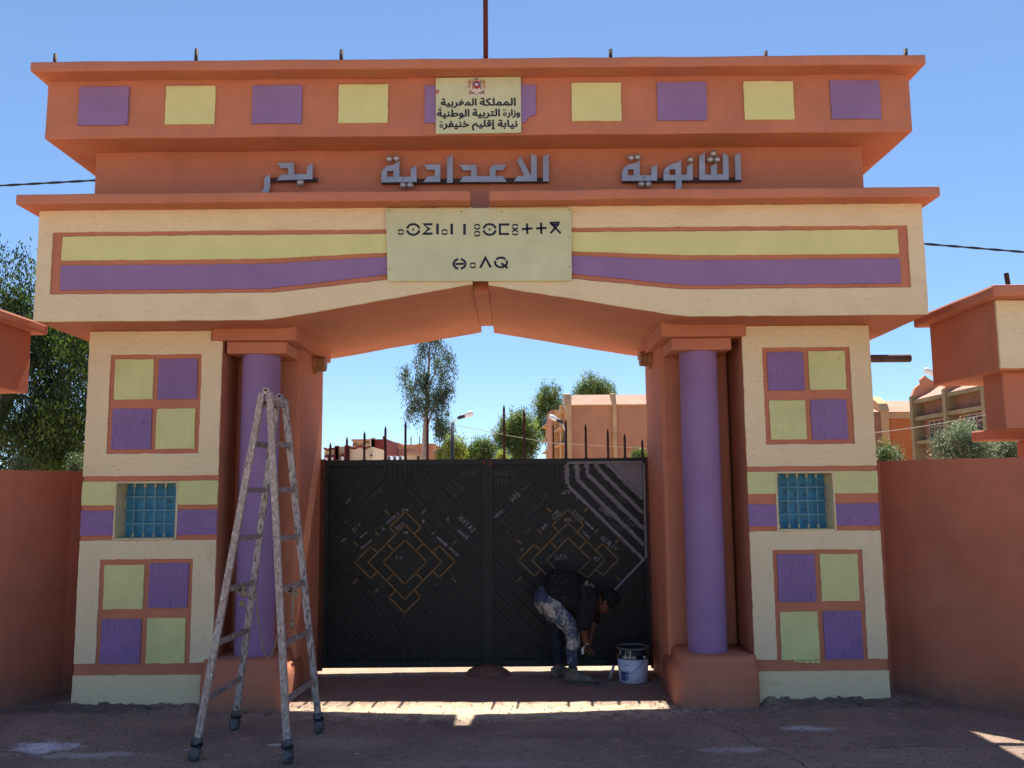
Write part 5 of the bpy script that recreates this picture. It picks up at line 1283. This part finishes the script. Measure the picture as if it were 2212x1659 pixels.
# houses at the left of the arch
ZH = zm(1260, 1650, 640 / 2212)
def hp2(a, b, Y): q = at(*ZH(a, b), Y); return q.x, q.z
def house(label, Y, depth, parts, name='house'):
    x0 = min(hp2(p[1], 600, Y)[0] for p in parts); x1 = max(hp2(p[2], 600, Y)[0] for p in parts)
    t = thing(name, label, 'house', ((x0 + x1) / 2, Y + depth / 2, 0), 'houses beyond the school yard')
    for (nm, a0, a1, b0, b1, mt_, dy0, dy1) in parts:
        X0, Z1 = hp2(a0, b0, Y); X1, Z0 = hp2(a1, b1, Y)
        if b1 >= 570: Z0 = -.1
        obj(nm, box(X0, X1, Y + dy0, Y + dy1, Z0, Z1), mt_, t)
    return t
h1 = house('cream house with scalloped parapet and maroon quoins, far left in the arch', 66, 8, [
    ('wall', 62, 215, 400, 570, BC, 0, 6), ('wall', 245, 350, 375, 570, BC, -.2, 6), ('wall', 385, 725, 385, 570, BC, -.3, 6), ('corner_pier', 215, 247, 370, 570, BM, -.5, 6), ('corner_pier', 350, 387, 360, 570, BM, -.5, 6),
    ('window', 72, 120, 490, 568, BM, -.3, .2), ('window', 160, 208, 490, 568, BM, -.3, .2), ('window', 292, 345, 478, 568, BM, -.4, .2), ('window_pane', 82, 118, 530, 568, LAMPW, -.45, -.3), ('window_pane', 166, 196, 526, 568, LAMPW, -.45, -.3), ('window_pane', 305, 340, 515, 568, LAMPW, -.5, -.4), ('wall', 20, 62, 440, 570, BM, 1, 6),
    ('shutter', 703, 722, 485, 512, INK, -.5, -.28)])
def parapet(pts, Y, mt_, parent, th=.25):
    P2 = [hp2(a, b, Y) for a, b in pts]; bm = bmesh.new()
    low = [(x, z - .16) for x, z in P2][::-1]
    obj('parapet', extrude_y(P2 + low, Y - .35, Y + th), mt_, parent)
parapet([(62, 388), (85, 392), (100, 405), (130, 400), (150, 392), (215, 392)], 66, BM, h1)
parapet([(385, 362), (410, 362), (430, 378), (450, 388), (495, 388), (515, 372), (530, 363), (580, 363), (600, 385), (640, 388), (660, 370), (690, 366)], 66, BM, h1)
for k in range(11):
    for xq in (240, 385): X0, Z0 = hp2(xq, 385 + k * 17, 66); obj('quoin', box(X0 - .06, X0 + .16, 65.4, 65.8, Z0 - .10, Z0 + .10), BM, h1)
h2 = house('cream and maroon upper storey house with a balcony, behind the cream house', 74, 8, [
    ('wall', 445, 700, 300, 570, BC, 0, 7), ('balcony_recess', 452, 505, 330, 372, BSH, -.2, .1), ('balcony_recess', 540, 600, 345, 372, BSH, -.2, .1), ('balcony_recess', 620, 680, 305, 330, BSH, -.2, .1), ('wall', 690, 735, 270, 570, BC, -.5, 7), ('side_wall', 735, 918, 278, 570, BM, -.4, 7), ('chimney', 830, 856, 222, 290, BM, 1, 1.6), ('roof_edge', 440, 720, 278, 300, BP, -.4, 7)])
for k in range(15): X0, Z0 = hp2(730, 285 + k * 19, 74); obj('quoin', box(X0 - .1, X0 + .18, 73.4, 73.8, Z0 - .13, Z0 + .13), BM, h2)
h3 = house('plain pink rendered houses behind the white parked cars', 82, 8, [
    ('wall', 918, 1055, 328, 570, BP, 0, 7), ('wall', 1020, 1060, 335, 570, BO, -.3, 0), ('wall', 1055, 1340, 345, 570, BO, .5, 7), ('lower_wall', 1055, 1345, 405, 570, BP, -1.0, .5), ('wall', 1340, 1550, 345, 570, BO, -.5, 7), ('roof_edge', 1330, 1560, 340, 352, BR, -.8, 7), ('roof_edge', 918, 1068, 322, 332, BR, -.2, 7), ('roof_edge', 1050, 1345, 400, 408, BC, -1.2, .5),
    ('chimney', 1198, 1208, 225, 345, PIPE, 2, 2.3), ('chimney', 1318, 1327, 225, 345, PIPE, 2, 2.3)])
h4 = house('low bright house with flat projecting eave left of the lamp post', 60, 6, [
    ('wall', 1185, 1420, 470, 570, BC, 0, 5), ('wall', 1400, 1640, 470, 570, BO, -.3, 5), ('roof_edge', 1180, 1640, 450, 478, BR, -.5, 5), ('window', 1320, 1350, 505, 555, INK, -.05, .1)])
h5 = house('long low pink wall of houses far behind the yellow trees', 100, 6, [('wall', 1550, 2300, 415, 570, BP, 0, 6), ('roof_edge', 1540, 2300, 408, 420, BR, -.3, 6)])
t = thing('parked_cars', 'row of white parked cars far beyond the yard, left of the eucalyptus trunk', 'car', (-8.5, 64, 0))
q0, q1 = hp2(920, 520, 58), hp2(1150, 520, 58)
bpy.data.objects.remove(t)
for k in range(3):
    X0 = q0[0] + (q1[0] - q0[0]) * (k + .05) / 3; X1 = q0[0] + (q1[0] - q0[0]) * (k + .95) / 3; hgt = hp2(920, 505, 58)[1]
    t = thing('parked_car', 'white car far beyond the gate, %s of three left of the eucalyptus trunk' % ('leftmost', 'middle one', 'rightmost')[k], 'car', ((X0 + X1) / 2, 58, 1.0), 'white cars parked far behind')
    w = X1 - X0; zc = hgt
    obj('body', extrude_y([(X0, zc - 1.15), (X1, zc - 1.15), (X1, zc - .45), (X1 - w * .12, zc - .38), (X1 - w * .3, zc), (X0 + w * .25, zc), (X0 + w * .05, zc - .4), (X0, zc - .5)], 57.4, 58.8), LAMPW, t)
    obj('window', extrude_y([(X0 + w * .1, zc - .38), (X1 - w * .16, zc - .38), (X1 - w * .32, zc - .06), (X0 + w * .27, zc - .06)], 57.36, 57.39), GLS, t)
    for xx in (X0 + w * .2, X1 - w * .2): obj('wheel', tube([(xx, 57.3, zc - 1.15), (xx, 57.6, zc - 1.15)], .3, 14), CABLE, t)
# earth bank carrying the far street
bm = box(-60, 40, 56.5, 200, -.1, max(.05, hp2(920, 505, 58)[1] - 1.45)); tb_ = obj('far_street_bank', bm, G2); tb_['kind'] = 'structure'
# houses glimpsed under the left tree
t = thing('house', 'dull red house glimpsed under the branches of the left tree', 'house', (-12, 30, 0))
a, b = at(110, 958, 28), at(200, 1020, 28)
obj('wall', box(a.x, b.x + 1, 28, 33, -.1, a.z), BSH, t); obj('wall', box(a.x - 1.2, a.x, 28.4, 33, -.1, a.z - .25), BP, t)
q = at(178, 975, 28); obj('window', box(q.x - .1, q.x + .3, 27.95, 28.02, q.z - .3, q.z + .1), GLS, t)
q = at(107, 985, 28); obj('window', box(q.x - .25, q.x + .15, 28.3, 28.42, q.z - .25, q.z + .1), GLS, t)

# ------------------------------------------------------------------ street lamps and wires
def lamp(label, Y, pole, arm, head, flip=1, zpole=True):
    a = at(pole[0], pole[1], Y); t = thing('street_lamp', label, 'street lamp', (a.x, Y, 0), 'street lamps')
    if zpole: obj('pole', tube([(a.x, Y, -.05), (a.x, Y, a.z)], [.065, .055], 10), LAMPD, t, True)
    pts = [at(u, v, Y) for u, v in arm]; obj('arm', tube(pts, .022, 7), LAMPW, t, True)
    h = at(*head, Y); d = (h - pts[-1]).normalized(); L_ = .42
    prof = [(0, .03), (.15, .055), (.35, .085), (.7, .10), (.92, .075), (1, .02)]
    obj('lamp_head', tube([pts[-1] + d * (L_ * s_) for s_, r_ in prof], [r_ for s_, r_ in prof], 12), LAMPW, t, True)
    obj('lamp_socket', tube([pts[-1] - d * .16, pts[-1] + d * .10], [.055, .075], 10), LAMPD, t, True)
    return t
lamp('street lamp with curved arm beside the eucalyptus, seen through the arch', 30, (977, 914), [(978, 925), (979, 912), (985, 905), (998, 900)], (1012, 895))
lamp('street lamp head leaning left before the school block', 32, (1222, 935), [(1222, 935), (1215, 915), (1208, 909)], (1196, 903))
lamp('white street lamp head sticking out from behind the right portico', 26, (2040, 812), [(2040, 812), (2024, 810)], (2006, 802), 1, False)
def wire(label, pts, r, mt_, n=24, sag=0, twist=False):
    P2 = []
    for i in range(len(pts) - 1):
        for k in range(n): 
            q = pts[i].lerp(pts[i + 1], k / n); q.z -= sag * 4 * (k / n) * (1 - k / n); P2.append(q)
    P2.append(pts[-1])
    bm = tube(P2, r, 6)
    if twist:
        for ph in (0, math.pi):
            tube_bm(bm, [p + Vector((0, math.cos(i * .7 + ph), math.sin(i * .7 + ph))) * (r * .75) for i, p in enumerate(P2)], r * .8, 5)
    o = obj('overhead_cable', bm, mt_, None, True); tag(o, label, 'cable'); return o
wire('thick twisted black cable running off to the left edge of the picture', [Vector((-3.19, 8.2, at(200, 383, 8.2).z)), at(-250, 415, 9.5)], .009, CABLE, 60, .0, True)
wire('thick twisted black cable falling from the gateway to the right edge', [Vector((3.52, 8.6, at(1990, 508, 8.6).z)), at(2400, 560, 9.5)], .009, CABLE, 60, .0, True)
wire('thin pale wire from the lamp post to the school block', [at(980, 918, 30), at(1100, 941, 34), at(1190, 957, 38), at(1400, 969, 43)], .011, CABLEW, 12)
wire('pale wire crossing the school wing right of the gateway', [at(1885, 935, 24), at(2145, 892, 24)], .010, CABLEW, 20, .05)
